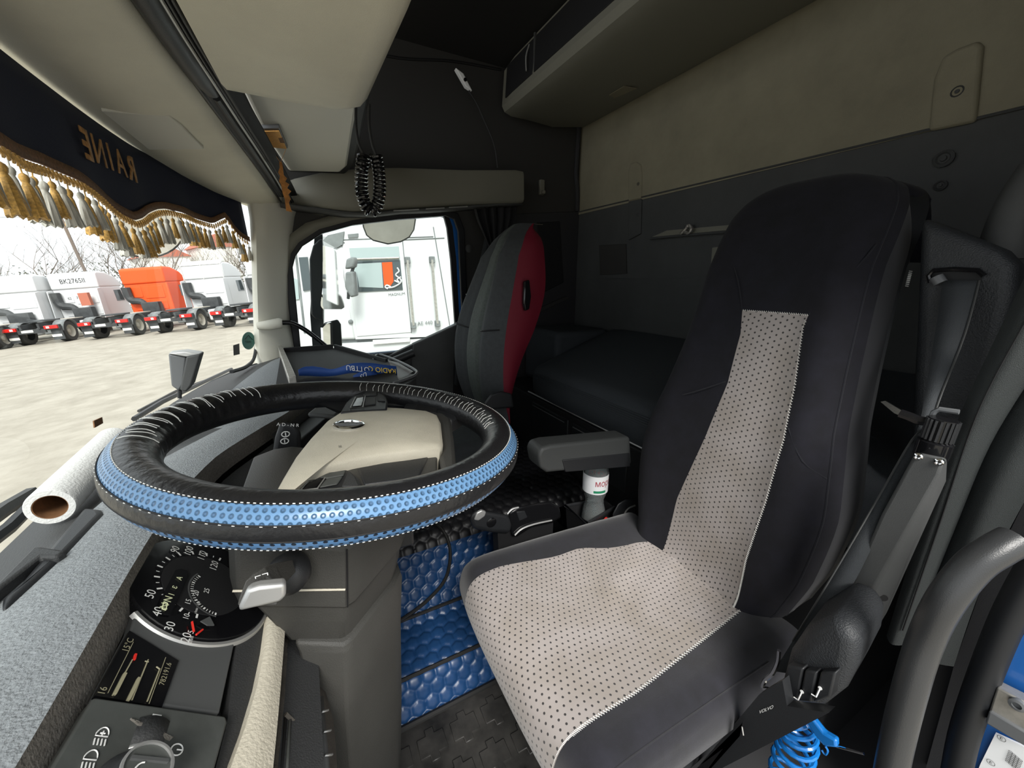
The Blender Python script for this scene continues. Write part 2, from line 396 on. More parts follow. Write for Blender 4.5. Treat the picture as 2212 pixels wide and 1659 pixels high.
# window frame: rubber seal, painted reveal, pane
w1 = sroot('window_1', (.4, YR, 1.2), 'passenger window with black rubber seal')
c = V(sum(a for a, b in win)/len(win), sum(b for a, b in win)/len(win))
def inset(loop, d):
    n = len(loop); out = []
    for i in range(n):
        a, b, q = V(loop[i-1]), V(loop[i]), V(loop[(i+1) % n]); e1 = nrm(b-a); e2 = nrm(q-b)
        nn = nrm(V(e1[1], -e1[0])+V(e2[1], -e2[0])); s = 1 if np.dot(nn, c-b) > 0 else -1
        out.append(tuple(b+nn*d*s))
    return out
seal = MB(); plate(seal, inset(win, -.018), [inset(win, .022)], lambda x, z: V(x, YR-.012, z), (0, .02, 0)); seal.build('rubber_seal', 'seal_rubber', w1, bevel=.004)
rev = MB(); plate(rev, inset(win, -.004), [inset(win, .018)], lambda x, z: V(x, YR+.05, z), (0, .03, 0)); rev.build('window_frame', 'body_blue_dark', w1)
panel('painted_reveal', [(968, 462), (984, 466), (996, 490), (1002, 560), (1006, 712), (994, 712), (986, 560), (978, 490)], PY(YR+.042), .02, 'body_blue', w1)
panel('window_channel', [(958, 462), (968, 462), (978, 490), (986, 560), (994, 712), (984, 712), (974, 560), (966, 492)], PY(YR+.044), .02, 'seal_rubber', w1)
sur = PS([(596, 600), (606, 540), (625, 508), (660, 482), (720, 464), (780, 455), (860, 448), (965, 444)], Y=YR-.008); sui = PS([(621, 600), (628, 548), (645, 524), (690, 495), (760, 476), (800, 470), (860, 464), (965, 457)], Y=YR-.008)
qs = MB(); qs.add(sur+sui, [(i, i+1, 9+i, 8+i) for i in range(7)]); qs.build('window_surround', 'shelf_beige', w1, solid=.012)
gp = MB(); plate(gp, win, [], lambda x, z: V(x, YR+.06, z), (0, .004, 0)); gp.build('pane', 'clear_glass', w1)
# door inner panel below the belt line
d1 = sroot('door_1', (.5, YR-.03, 0), 'grey passenger door trim below the window')
MB().prism(PS([(1004, 690), (985, 702), (893, 744), (888, 780), (905, 900), (1010, 905), (1012, 700)], Y=YR-.045), (0, .05, 0)).build('door_panel', 'cab_grey', d1, bevel=.006)
MB().prism(PS([(893, 744), (800, 788), (780, 900), (905, 900), (888, 790)], Y=YR-.035), (0, .04, 0)).build('door_panel', 'dash_dark', d1, bevel=.006)
MB().tube(PS([(893, 762), (860, 776), (815, 795)], Y=YR-.07), .022, 10).build('door_pull', 'black_plastic', d1)
MB().prism(PS([(985, 712), (1008, 700), (1004, 905), (978, 905)], Y=YR-.06), (0, .02, 0)).build('door_edge', 'black_matte', d1, bevel=.004)
# windscreen pillar on the passenger side
t1 = sroot('trim_1', (-.15, 2.15, 1.2), 'beige windscreen pillar trim')
rings = []
for y_, xl, xr in ((428, 538, 640), (470, 545, 628), (520, 548, 621), (600, 550, 617), (700, 553, 618), (790, 557, 640), (860, 555, 640)):
    a = P(xl, y_, Y=2.10); b = P(xr+8, y_, Y=YR); m = (a*.62+b*.38)+V(-.0, -.035, 0)
    rings.append([a+V(-.012, .02, 0), a, a*.8+m*.2+V(0, -.012, 0), m, b*.8+m*.2+V(0, -.01, 0), b, b+V(0, .04, 0), a+V(0, .08, 0)])
MB().loft(rings).build('pillar_cover', 'pillar_beige', t1, angle=60)
# front wall under the windscreen, windscreen glass
def wsx(y): return stab([(-.1, -.30), (.3, -.38), (.7, -.405), (1.1, -.42), (1.5, -.41), (1.8, -.36), (2.0, -.30), (2.12, -.232), (2.2, -.17)], y)
fw = MB(); fw.grid(lambda y, z: V(wsx(y)+.005, y, z), lin(-.02, 2.2, 24), [0, .45, .875]); struct(fw.build('wall_front', 'cab_dark', solid=.02), 'front bulkhead under the windscreen')
w2 = sroot('window_2', (-.42, 1.1, .9), 'curved windscreen')
g = MB(); g.grid(lambda y, t: V(wsx(y)+.05*t-.01, y, .865+.8*t), lin(-.02, 2.16, 30), [0, .33, .66, 1]); g.build('pane', 'screen_glass', w2)
MB().tube([(wsx(y)+.004, y, .872) for y in lin(-.02, 2.1, 30)], .008, 6).build('glass_seal', 'seal_rubber', w2)
MB().tube(catmull([P(500, 803, X=-.27), P(535, 790, X=-.245), P(551, 765, X=-.235), P(553, 700, X=-.235), P(549, 560, X=-.215), P(545, 450, X=-.2)], 6), .007, 6).build('glass_seal', 'seal_rubber', w2)
# driver side wall around the open door
wl = sroot('wall_left', (.6, -.06, 0), 'cab side around the open driver door')
sidew = MB(); plate(sidew, [(-.36, -.06), (XR+.05, -.06), (XR+.05, ZC+.05), (-.36, ZC+.05)], [[(-.26, .05), (.93, .05), (.93, 1.55), (.8, 1.7), (-.12, 1.7), (-.26, 1.5)]], lambda x, z: V(x, -.06, z), (0, -.05, 0))
sidew.build('wall_panel', 'cab_dark', wl)
# ------------------------------------------------------------------ overhead front: header, blind track, lockers
hd = sroot('trim_2', (-.2, 1.1, 1.64), 'beige header panel above the windscreen')
ROW = [(-.05, -.40, 1.615, -.175, 1.645), (.8, -.40, 1.615, -.176, 1.642), (1.15, -.405, 1.615, -.150, 1.638), (1.6, -.39, 1.61, -.105, 1.62), (1.95, -.33, 1.595, -.07, 1.598), (2.12, -.235, 1.58, -.052, 1.585), (2.2, -.2, 1.575, -.045, 1.58)]
def header(y, t):
    x0 = stab([(r[0], r[1]) for r in ROW], y); z0 = stab([(r[0], r[2]) for r in ROW], y)
    x1 = stab([(r[0], r[3]) for r in ROW], y); z1 = stab([(r[0], r[4]) for r in ROW], y)
    return V(x0+(x1-x0)*t, y, z0+(z1-z0)*t-.018*math.sin(math.pi*t))
MB().grid(header, lin(-.05, 2.2, 40), lin(0, 1, 9)).build('header_panel', 'beige', hd, solid=.02, off=1)
MB().prism([(-.34, 1.25, 1.60), (-.225, 1.255, 1.611), (-.215, 1.30, 1.608), (-.2, 1.46, 1.601), (-.33, 1.50, 1.592)], (0, 0, .02)).build('access_flap', 'pillar_beige', hd, bevel=.002)
MB().grid(lambda y, t: V(header(y, 1)[0]-.01+.085*t, y, header(y, 1)[2]+.03), lin(-.05, 2.2, 24), [0, 1]).build('blind_channel', 'black_matte', hd, solid=.01)
for k, (dx, r, dz) in enumerate(((.004, .004, .004), (.042, .003, -.002), (.049, .0025, -.001), (.056, .003, .0))):
    MB().tube([header(y, 1)+V(dx, 0, dz) for y in lin(-.05, 2.17, 26)], r, 6).build('blind_rail', 'black_plastic' if k != 1 else 'silver', hd)
cs = [header(y, 1)+V(.022, 0, -.002+.012*max(0, (y-1.1)/.1)) for y in lin(-.05, 1.17, 16)]
MB().tube(cs, [.019]*14+[.018, .012], 12, flat=.7).build('blind_cassette', 'black_plastic', hd)
MB().tube([header(y, 1)+V(.022, 0, .012) for y in lin(1.2, 2.05, 12)], .009, 8).build('blind_pull_bar', 'black_plastic', hd)
# driver side overhead locker (hangs lower) and the passenger side locker lid behind it
ol = sroot('trim_3', (.05, .5, 1.62), 'large beige overhead locker above the driver')
rg = []
for y, s in ((-.05, 0), (.7, 0), (1.04, 0), (1.10, .012), (1.125, .03)):
    x0 = stab([(-.05, -.118), (.8, -.116), (1.1, -.098)], y); x1 = stab([(-.05, .20), (.63, .192), (1.04, .178), (1.1, .16)], y); zb = 1.62+s
    rg.append([V(x0+.004, y, 1.9), V(x0, y, zb+.03), V(x0+.005, y, zb), V((x0+x1)/2, y, zb-.004+s*.2), V(x1-.05, y, zb), V(x1-.018, y, zb+.006), V(x1-.002, y, zb+.024), V(x1, y, zb+.05), V(x1, y, 1.9)])
MB().loft(rg).build('locker_body', 'beige', ol, angle=50)
pl_ = sroot('trim_4', (.1, 1.6, 1.7), 'beige passenger side overhead locker lid')
MB().prism([(-.092, 1.07, 1.70), (.185, 1.07, 1.715), (.205, 1.5, 1.715), (.222, 1.9, 1.71), (.20, 1.99, 1.70), (.0, 2.02, 1.69), (-.055, 1.6, 1.695)], (0, 0, .2)).build('locker_lid', 'pillar_beige', pl_, bevel=.014, seg=3)
MB().prism([(-.05, 1.06, 1.708), (.21, 1.06, 1.722), (.25, 1.9, 1.718), (.225, 2.04, 1.708), (.0, 2.07, 1.698), (-.04, 1.6, 1.703)], (0, 0, .2)).build('locker_gap', 'black_matte', pl_, bevel=.01)
# long side shelf above the passenger door
ss = sroot('trim_5', (.6, 2.1, 1.65), 'beige shelf rail above the passenger window')
rg = []
for x, zb, zt, yf in ((-.06, 1.575, 1.66, 2.15), (.02, 1.565, 1.685, 2.09), (.12, 1.556, 1.71, 2.05), (.25, 1.556, 1.735, 2.03), (.34, 1.57, 1.752, 2.035), (.47, 1.587, 1.772, 2.05), (.8, 1.63, 1.80, 2.05), (1.10, 1.658, 1.835, 2.05), (1.15, 1.67, 1.834, 2.055), (1.158, 1.69, 1.82, 2.07)):
    rg.append([V(x, YR, zb-.005), V(x, yf+.03, zb), V(x, yf+.008, zb+.006), V(x, yf, zb+.02), V(x, yf+.004, zt-.02), V(x, yf+.012, zt-.004), V(x, yf+.03, zt), V(x, YR, zt)])
MB().loft(rg).build('shelf_rail', 'shelf_beige', ss, angle=50)
for a0, a1 in (((850, 455), (905, 452)), ((920, 451), (960, 449)), ((970, 448), (1010, 446))):
    MB().tube([P(*a0, Y=2.045), P(*a1, Y=2.045)], .003, 6).build('rail_clip', 'silver', ss)
MB().grid(lambda x, t: V(x, 2.05+.15*t, stab([(-.06, 1.575), (.25, 1.556), (.47, 1.587), (1.15, 1.668)], x)-.006), lin(-.05, 1.14, 10), [0, 1]).build('shelf_underside', 'cab_grey', ss, solid=.008)
# ------------------------------------------------------------------ rear upper cabinet
rc = thing('storage_cabinet', 'long beige storage cabinet with dark mesh doors high on the rear wall', 'cabinet', (1.38, 1.1, 2.1))
rg = []
for y in (-.05, 1.0, 2.0, 2.13, 2.165):
    s = max(0, (y-2.12))*.8
    rg.append([V(XR-.004, y, ZC-.006), V(1.10+s, y, ZC-.006), V(1.06+s, y, 2.32-s), V(1.045+s, y, 2.14+s), V(1.06+s, y, 2.115+s), V(1.10+s, y, 2.102+s), V(1.2, y, 2.105+s*.6), V(1.4, y, 2.115), V(XR-.004, y, 2.15)])
MB().loft(rg).build('cabinet_body', 'shelf_beige', rc, angle=30)
def cab_face(y, z): return V(1.045+.015*(z-2.14)/.18-.004, y, z)
for (ya, yb) in ((1.80, 2.075), (.95, 1.785), (.10, .935)):
    dr = MB().prism([cab_face(ya, 2.165), cab_face(yb, 2.165), cab_face(yb, 2.31), cab_face(ya, 2.31)], (.006, 0, 0)).build('mesh_door', 'black_matte', rc, bevel=.004)
    if ya > 1.5:
        MB().tube(catmull([cab_face(ya+.045, 2.30), cab_face(ya+.045, 2.25)+V(-.012, 0, 0), cab_face(ya+.04, 2.19)+V(-.008, 0, 0)], 5), .0035, 7).build('door_pull', 'silver', rc)
MB().box((1.052, 1.79, 2.24), (.004, .005, .08)).build('door_divider', 'cab_grey', rc)
MB().prism([(1.42, 1.60, 2.1145), (1.42, 1.70, 2.1145), (1.47, 1.72, 2.118), (1.50, 1.60, 2.12)], (0, 0, .003)).build('warning_sticker', 'beige_dirty', rc)
# ================================================================== dashboard
db = thing('dashboard', 'grey grained dashboard with round speedometer, display and light switch panel', 'dashboard', (-.25, 1.1, .6))
LIP = [(-.05, -.20), (.3, -.20), (.62, -.20), (.80, -.175), (.95, -.115), (1.05, -.075), (1.25, -.03), (1.6, 0.), (2.19, .02)]
LIPZ = [(-.05, .95), (.62, .95), (.9, .945), (1.05, .935), (1.3, .915), (2.19, .90)]
def dtop(y, t):
    xl = stab(LIP, y); zl = stab(LIPZ, y); xw = wsx(y)+.012
    xm = xl-.095 if y < 1.0 else xl+(xw-xl)*.6
    if t <= 1: return V(xl+(xm-xl)*t, y, zl+.006*math.sin(math.pi*t))
    k = t-1; return V(xm+(xw-xm)*k, y, zl-.03*k-.012*min(1, k*6) if y < 1.3 else zl-.025*k)
ys = lin(-.02, 2.18, 60)
MB().grid(lambda y, t: dtop(y, t), ys, lin(0, 1, 8)).build('top_pad', 'dash_grey', db, label='speckled grey dashboard top')
MB().grid(lambda y, t: dtop(y, t), ys, lin(1, 2, 7)).build('windscreen_ledge', 'dash_dark', db)
MB().grid(lambda y, t: V(stab(LIP, y)+.003*math.sin(t*math.pi/2), y, stab(LIPZ, y)-.036*t), ys, lin(0, 1, 5)).build('lip_trim', 'dash_lip', db, label='brownish grained lip')
# raised vent ledge along the windscreen with a step-shaped flap
MB().prism(PS([(0, 1290), (40, 1258), (180, 1093), (218, 1097), (224, 1106), (140, 1196), (0, 1318)], Z=.958), (0, 0, -.03)).build('demister_cover', 'black_plastic', db, bevel=.009, seg=3)
MB().prism(PS([(-40, 1290), (0, 1252), (72, 1180), (90, 1180), (143, 1188), (118, 1203), (86, 1201), (0, 1268), (-40, 1305)], Z=.963), (0, 0, -.02)).build('demister_rim', 'dash_dark', db, bevel=.003)
CP0, CN = V(-.18, 0, .905), nrm((1, 0, 1)); CPL = (tuple(CP0), tuple(CN)); EX, EY = V(0, 1, 0), nrm((-1, 0, 1))
def cp(y, s, off=0.): return CP0+EX*y+EY*s+CN*off
def cpx(px, py, off=0.): return P(px, py, pl=(tuple(CP0+CN*off), tuple(CN)))
# sloping fascia
def fas(y, t):
    xl = stab(LIP, y); zl = stab(LIPZ, y)-.036
    return V(xl+.003+.155*t, y, zl-.012-.15*t)
MB().grid(fas, ys, lin(0, 1, 4)).build('fascia', 'dash_dark', db)
MB().prism([cpx(a, b, .004) for a, b in ((370, 1175), (300, 1295), (283, 1358), (205, 1503), (475, 1540), (520, 1330), (560, 1200))], -CN*.012).build('cluster_panel', 'cluster_grey', db, bevel=.002)
# speedometer
SY, SS = .523, -.031
sp = MB().lathe([(.0795, -.006), (.0795, .006)], cp(SY, SS, .003), CN, 48).build('speedometer', 'screen_black', db)
MB().grid(lambda a, k: cp(SY+k[0]*math.cos(a), SS+k[0]*math.sin(a), k[1]), lin(math.radians(140), math.radians(285), 40), [(.0795, .004), (.081, .0062), (.0845, .0062), (.0865, .002)]).build('bezel', 'silver', sp)
MB().lathe([(.048, 0), (.048, .002)], cp(SY, SS, .008), CN, 40).build('dial_face', 'black_matte', sp)
tick = MB(); num = MB(); rnum = MB()
def dial(a, r): return cp(SY+r*math.cos(a), SS+r*math.sin(a), .0105)
A20, A120 = math.atan2(-.0024, -.072), math.atan2(-.0072, .052)
a20 = math.radians(181.5); a120 = math.radians(-8)
for k in range(0, 21):
    v = 20+5*k; a = a20+(a120-a20)*k/20
    e1 = V(0, math.cos(a), 0)*0+EX*math.cos(a)+EY*math.sin(a); e2 = -EX*math.sin(a)+EY*math.cos(a)
    L, Wd = (.006, .0011) if v % 10 == 0 else (.0035, .0005)
    c_ = dial(a, .053)
    tick.add([c_-e1*L/2-e2*Wd, c_+e1*L/2-e2*Wd, c_+e1*L/2+e2*Wd, c_-e1*L/2+e2*Wd], [(0, 1, 2, 3)])
for n_, (a_, b_) in {'20': (403, 1377), '30': (368, 1353), '40': (342, 1321), '50': (326, 1283), '90': (379, 1187), '100': (408, 1190), '110': (437, 1200), '120': (463, 1222)}.items():
    num = MB(); text(num, n_, cpx(a_, b_, .0105), EX, EY, .0125); num.build('speed_numeral', 'white_print', sp)
for n_, (a_, b_) in {'5': (413, 1365), '10': (403, 1332), '15': (407, 1300), '20': (424, 1281), '25': (447, 1276)}.items():
    text(rnum, n_, cpx(a_, b_, .0105), EX, EY, .0085)
text(rnum, 'r/min x 100', cpx(426, 1312, .0105), EX, EY, .004); text(rnum, 'km/h', cpx(413, 1382, .0105), EX, EY, .005)
rnum.build('rev_numerals', 'white_print', sp); tick.build('tick_marks', 'white_print', sp)
arc = MB()
arc.grid(lambda a, r: cp(.515+r*math.cos(a), -.052+r*math.sin(a), .0108), lin(math.radians(60), math.radians(180), 24), [.0375, .0395]); arc.build('rev_counter_ring', 'cluster_grey', sp)
rt = MB()
for k in range(21):
    a = math.radians(178-115*k/20); r0, r1 = .033, .0365; w_ = .0004 if k % 4 else .0009; e1 = EX*math.cos(a)+EY*math.sin(a); e2 = -EX*math.sin(a)+EY*math.cos(a); o_ = cp(.515, -.052, .0108)
    rt.add([o_+e1*r0-e2*w_, o_+e1*r1-e2*w_, o_+e1*r1+e2*w_, o_+e1*r0+e2*w_], [(0, 1, 2, 3)])
rt.build('rev_tick_marks', 'white_print', sp)
for a, b in (((424, 1371), (438, 1360)), ((415, 1343), (419, 1364))):
    MB().tube([cpx(*a, .012), cpx(*b, .012)], .0011, 5).build('needle', 'red_print', sp)
MB().prism([cpx(a, b, .0115) for a, b in ((432, 1343), (452, 1333), (462, 1352), (447, 1352))], CN*.001).build('dial_reflection_patch', 'cluster_grey', sp)  # grey sliver modelled to imitate a reflection on the dial
wdw = MB().prism([cpx(a, b, .0102) for a, b in ((344, 1300), (346, 1317), (352, 1328), (367, 1330), (405, 1245), (403, 1234), (390, 1230), (378, 1233))], CN*.001).build('gear_window', 'screen_black', sp)
gw = MB()
for s_, (a_, b_), z_ in (('N', (356, 1309), .011), ('N', (364, 1294), .011), ('I', (371, 1284), .009), ('ε', (377, 1268), .009), ('A', (388, 1249), .009)): text(gw, s_, cpx(a_, b_, .0125), EX, EY, z_)
for q in (((350, 1315), (354, 1300)), ((354, 1300), (362, 1303)), ((362, 1303), (358, 1318)), ((358, 1318), (350, 1315))): gw.tube([cpx(*q[0], .012), cpx(*q[1], .012)], .0005, 4)
gw.build('gear_text', MATS['screen_text'], wdw)
mat('screen_lit', (.55, .58, .36), .5, emit=.25); gw_o = [o for o in wdw.children][0]; gw_o.data.materials[0] = MATS['screen_lit']
# information display
dsp = MB().prism([cpx(a, b, .0055) for a, b in ((280, 1362), (386, 1427), (384, 1432), (350, 1527), (205, 1502))], -CN*.004).build('info_display', 'screen_black', db)
dt = MB()
def bar(mb, a, b, w): mb.tube([cpx(*a, .0065), cpx(*b, .0065)], w, 4)
for a, b, w in (((247, 1500), (270, 1455), .0017), ((277, 1512), (300, 1465), .0017), ((243, 1502), (286, 1425), .0006), ((285, 1512), (320, 1425), .0006), ((318, 1515), (345, 1445), .0006), ((313, 1428), (321, 1430), .0006), ((338, 1440), (346, 1446), .0006), ((233, 1497), (288, 1387), .0003), ((322, 1520), (358, 1420), .0003)): bar(dt, a, b, w)
text(dt, '15°C', cpx(277, 1393, .0065), EX, EY, .0075); text(dt, '16', cpx(222, 1492, .0065), EX, EY, .0075); text(dt, '782191.6', cpx(358, 1455, .0065), EX, EY, .0065)
dt.build('display_graphics', 'screen_text', dsp)
MB().tube([cpx(290, 1425, .0066), cpx(293, 1413, .0066)], .0012, 4).build('red_zone_mark', 'red_print', dsp)
# light switch panel (nearest the camera)
lsw = MB().prism([cpx(a, b, .011) for a, b in ((203, 1505), (488, 1546), (492, 1560), (465, 1659), (440, 1760), (60, 1760), (112, 1655))], -CN*.02).build('light_switch_panel', 'panel_grey', db, bevel=.002)
ic = MB()
def lamp_icon(cx, cy, s, plus):
    o_ = cpx(cx, cy, .0117)
    loop = [o_+EX*s*(.8*math.cos(a)-.25)+EY*s*(.5*math.sin(a)) for a in lin(-math.pi/2, math.pi/2, 11)]
    ic.tube(loop, .0005, 4, closed=True)
    for k in range(4): q = o_+EY*s*(-.42+.28*k)+EX*s*(-.5); ic.tube([q, q-EX*s*.55-EY*s*.1], .0005, 4)
    if plus: ic.tube([o_-EX*s*.2, o_+EX*s*.2], .0006, 4); ic.tube([o_-EY*s*.2, o_+EY*s*.2], .0006, 4)
lamp_icon(222, 1584, .0082, True); lamp_icon(197, 1634, .0082, False)
for a_, b_, w_ in ((338, 1549, 1), (335, 1557, 0)):
    o_ = cpx(a_, b_, .0117); sz = .0035
    q = [o_-EX*sz*.7-EY*sz, o_+EX*sz*.7-EY*sz, o_+EX*sz*.7+EY*sz, o_-EX*sz*.7+EY*sz]
    if w_: ic.add(q, [(0, 1, 2, 3)])
    else: ic.tube(q, .0005, 4, closed=True)
o_ = cpx(382, 1619, .0117)
ic.tube([o_+.0045*(EX*math.cos(a)+EY*math.sin(a)) for a in lin(0, 2*math.pi, 17)[:-1]], .0006, 4, closed=True); ic.tube([o_, o_-EY*.004], .0006, 4)
ic.build('switch_icons', 'white_print', lsw)['kind'] = 'stuff'
KN = cpx(318, 1655, .032)-CN*.021
kb = MB().lathe([(.026, -.004), (.0245, .006), (.0185, .012), (.017, .020)], KN, CN, 36).build('light_knob', 'black_plastic', lsw)
MB().lathe([(.017, .0205), (.017, .0225), (.0153, .0225), (.0153, .0205)], KN, CN, 36, caps=False).build('knob_ring', 'silver', lsw)
MB().lathe([(.0153, .019), (.0153, .0208)], KN, CN, 36).build('knob_face', 'panel_grey', lsw)
MB().box(KN+CN*.0215+EX*.004, (.0012, .0012, .0125), np.column_stack([CN, EX, EY])).build('knob_bar', 'cluster_grey', lsw)
kl = MB(); o_ = KN+CN*.0225-EX*.005+EY*.003
kl.tube([o_+.006*(EX*math.cos(a)+EY*.8*math.sin(a)) for a in lin(0, math.pi, 9)], .0006, 4); kl.build('knob_icon', 'white_print', lsw)
WH = cpx(320, 1590, .008)
MB().grid(lambda a, w: WH+EX*(.011*w)+CN*(.018*math.cos(a)-.012)+(EY*.018*math.sin(a)), lin(-1.1, 1.1, 10), [-1, 1]).build('dimmer_wheel', 'dash_dark', lsw, solid=.002)
MB().grid(lambda a, w: WH-EX*.0125+EX*w*.0015+CN*(.0185*math.cos(a)-.012)+(EY*.0185*math.sin(a)), lin(-1.0, 1.0, 10), [-1, 1]).build('dimmer_wheel_edge', 'silver', lsw, solid=.001)
MB().prism([cpx(a, b, .0112) for a, b in ((280, 1554), (300, 1562), (372, 1595), (366, 1601), (300, 1570))], CN*.0015).build('dimmer_scale', 'dash_lip', lsw)
# cream trim bar and the dark shelf between it and the cluster
MB().prism([cpx(a, b, .002) for a, b in ((520, 1335), (585, 1330), (560, 1470), (515, 1600), (470, 1760), (440, 1760), (468, 1650), (492, 1555), (505, 1430))], -CN*.01).build('under_shelf', 'dash_dark', db)
cr = [[cpx(a, b, .010) for a, b in r] for r in (((581, 1327), (618, 1335)), ((572, 1400), (612, 1410)), ((556, 1480), (606, 1490)), ((530, 1570), (598, 1580)), ((498, 1659), (590, 1659)), ((455, 1760), (580, 1760)))]
ring = [[a-CN*.02, a, a*.8+b*.2+CN*.004, a*.4+b*.6+CN*.004, b, b-CN*.03] for a, b in cr]
MB().loft(ring).build('cream_trim_bar', 'trim_cream', db, angle=50, label='cream coloured trim bar under the instrument cluster')
# lower dash face right of the bar with air vent
LX = -.052
def lf(a, b, off=0): return P(a, b, X=LX+off)
low = [cpx(620, 1335, -.012), cpx(612, 1410, -.012), cpx(606, 1490, -.012), cpx(598, 1580, -.012), cpx(590, 1659, -.012), cpx(580, 1760, -.012)]
lowr = [(648, 1345), (672, 1410), (695, 1480), (718, 1560), (725, 1659), (730, 1760)]
botp = [P(a, b, pl=(tuple(CP0-CN*.045), tuple(CN))) for a, b in lowr]
sf = MB(); n_ = len(low)
sf.add(low+botp, [(i, i+1, n_+i+1, n_+i) for i in range(n_-1)]); sf.build('lower_fascia', 'fascia_brown', db, solid=.004)
def lw(i, k): return low[i]*(1-k)+botp[i]*k
def lwf(r, k, off=0.):
    i_ = min(int(r), n_-2); f_ = r-i_; p_ = lw(i_, k)*(1-f_)+lw(i_+1, k)*f_; nn_ = nrm(np.cross(low[4]-low[3], botp[3]-low[3])); nn_ = nn_ if np.dot(nn_, CAM-p_) > 0 else -nn_
    return p_+nn_*off
vt = MB(); vt.add([lwf(r, k, .003) for r, k in ((2.75, .06), (3.45, .50), (4.2, .52), (5., .50), (5., .06), (4., .06))], [(0, 1, 2, 3, 4, 5)]); vt = vt.build('air_vent', 'black_matte', db, solid=.002)
for k in range(6):
    kk = .11+.065*k; r0_ = 2.85+.105*k
    q = MB(); q.add([lwf(r0_, kk, .0055), lwf(r0_, kk+.028, .0055), lwf(5., kk+.03, .0055), lwf(5., kk, .0055)], [(0, 1, 2, 3)]); q.build('vent_slat', 'panel_grey', vt, solid=.002)
MB().tube([lwf(r, k, .005) for r, k in ((2.7, .05), (3.45, .53), (5., .53))], .0022, 6).build('vent_frame', 'fascia_brown', vt)
q = MB(); q.add([lwf(2.4, .70, .006), lwf(2.4, .80, .006), lwf(5., .80, .006), lwf(5., .68, .006)], [(0, 1, 2, 3)]); q.build('hinge_strip', 'cluster_grey', db, solid=.004)
for r_ in (2.8, 3.3, 3.85, 4.4):
    q = MB(); q.add([lwf(r_, .67, .009), lwf(r_-.02, .81, .009), lwf(r_+.02, .81, .009), lwf(r_+.04, .67, .009)], [(0, 1, 2, 3)]); q.build('hinge_clip', 'silver', db, solid=.002)
MB().grid(lambda y, z: V(fas(y, 1)[0]-.07, y, z), lin(.0, 2.18, 20), [.02, .4, .70]).build('knee_panel', 'black_matte', db, solid=.01)
# centre console wrapped towards the driver, seen through the wheel
MB().prism([(-.10, .93, .93), (-.07, 1.0, .925), (.02, 1.32, .90), (.12, 1.40, .88), (.14, 1.40, .40), (-.10, 1.40, .40), (-.10, .93, .40)], (0, 0, -.02)).build('console_top', 'cab_grey', db, bevel=.008)
con = MB().prism([(-.06, .90, .905), (.05, 1.22, .88), (.05, 1.22, .35), (-.06, .90, .35)], (-.04, .04, 0)).build('centre_console', 'black_plastic', db, bevel=.006)
cdir = nrm((.11, .32, 0)); cnn = nrm((.32, -.11, 0))
for k, (s0, s1, z0, z1) in enumerate(((.02, .10, .80, .87), (.02, .10, .72, .79), (.12, .20, .80, .87), (.12, .20, .72, .79), (.03, .28, .55, .68))):
    MB().prism([V(-.06, .90, 0)+cdir*s+V(0, 0, z)+cnn*.003 for s, z in ((s0, z0), (s1, z0), (s1, z1), (s0, z1))], cnn*.006).build('console_drawer' if k == 4 else 'rocker_switch', 'dash_dark', con, bevel=.002)
MB().prism([(-.03, .99, .935), (.05, 1.25, .915), (.11, 1.23, .905), (.03, .97, .925)], (0, 0, .012)).build('pocket_lid', 'cab_grey', db, bevel=.006)
# ------------------------------------------------------------------ steering column
sc = thing('steering_column', 'grey plastic steering column shroud with two control stalks', 'steering column', (0, .59, .3))
def ring(z, dx, k, xl=-.125):
    sl_ = -.40 if z > .7 else 0.
    return [V(dx+max(x, xl)*k, .587+(y-.587)*k, z+sl_*min(0., max(x, xl)*k+.01)-(.10*max(0, x-.02) if z > .75 else 0)) for x, y in ((-.125, .50), (-.115, .475), (-.005, .462), (.008, .468), (.085, .555), (.10, .585), (.10, .66), (.08, .70), (.0, .715), (-.12, .715))]
MB().loft([ring(.965, .03, .66), ring(.95, .022, .82), ring(.925, .012, 1.0), ring(.86, .004, 1.0), ring(.835, .002, .985)]).build('upper_shroud', 'column_grey', sc, bevel=.004, angle=30)
MB().loft([ring(.845, 0, .95, -.11), ring(.81, -.004, .93, -.09), ring(.77, -.008, .86, -.075)]).build('middle_shroud', 'column_grey', sc, bevel=.004, angle=30)
MB().loft([ring(.78, -.008, .84, -.06), ring(.774, -.006, .93, -.065), ring(.762, -.006, .96, -.06), ring(.66, -.014, .95, -.045), ring(.5, -.022, .93, -.035), ring(.27, -.04, .92, -.03), ring(.25, -.045, .86, -.03)]).build('lower_column_cover', 'column_grey', sc, bevel=.003, angle=25)
sm = MB(); sm.tube([(.008, .4605, .925), (.0, .461, .84)], .001, 4); sm.tube([(-.012, .476, .75), (-.022, .478, .62), (-.03, .48, .5), (-.045, .486, .28)], .0012, 4); sm.build('seam_line', 'black_matte', sc)
MB().tube([(-.115, .4735, .905), (0, .4605, .868)], .0015, 5).build('edge_wear_line', 'trim_cream', sc)
MB().loft([[V(.105+dx, y, z) for y, z in ((.60, .95), (.70, .95), (.72, .80), (.62, .78))] for dx in (-.03, .0, .018)]).build('dark_side_cover', 'black_plastic', sc, bevel=.006)
st = MB().lathe([(.006, -.012), (.020, -.006), (.0235, .006), (.021, .018), (.013, .026), (.0005, .028)], P(628, 1230, Y=.455), nrm((-.2, -1, .15)), 24).build('indicator_stalk', 'black_plastic', sc)
def sq(px, py, y): return P(px, py, Y=y)
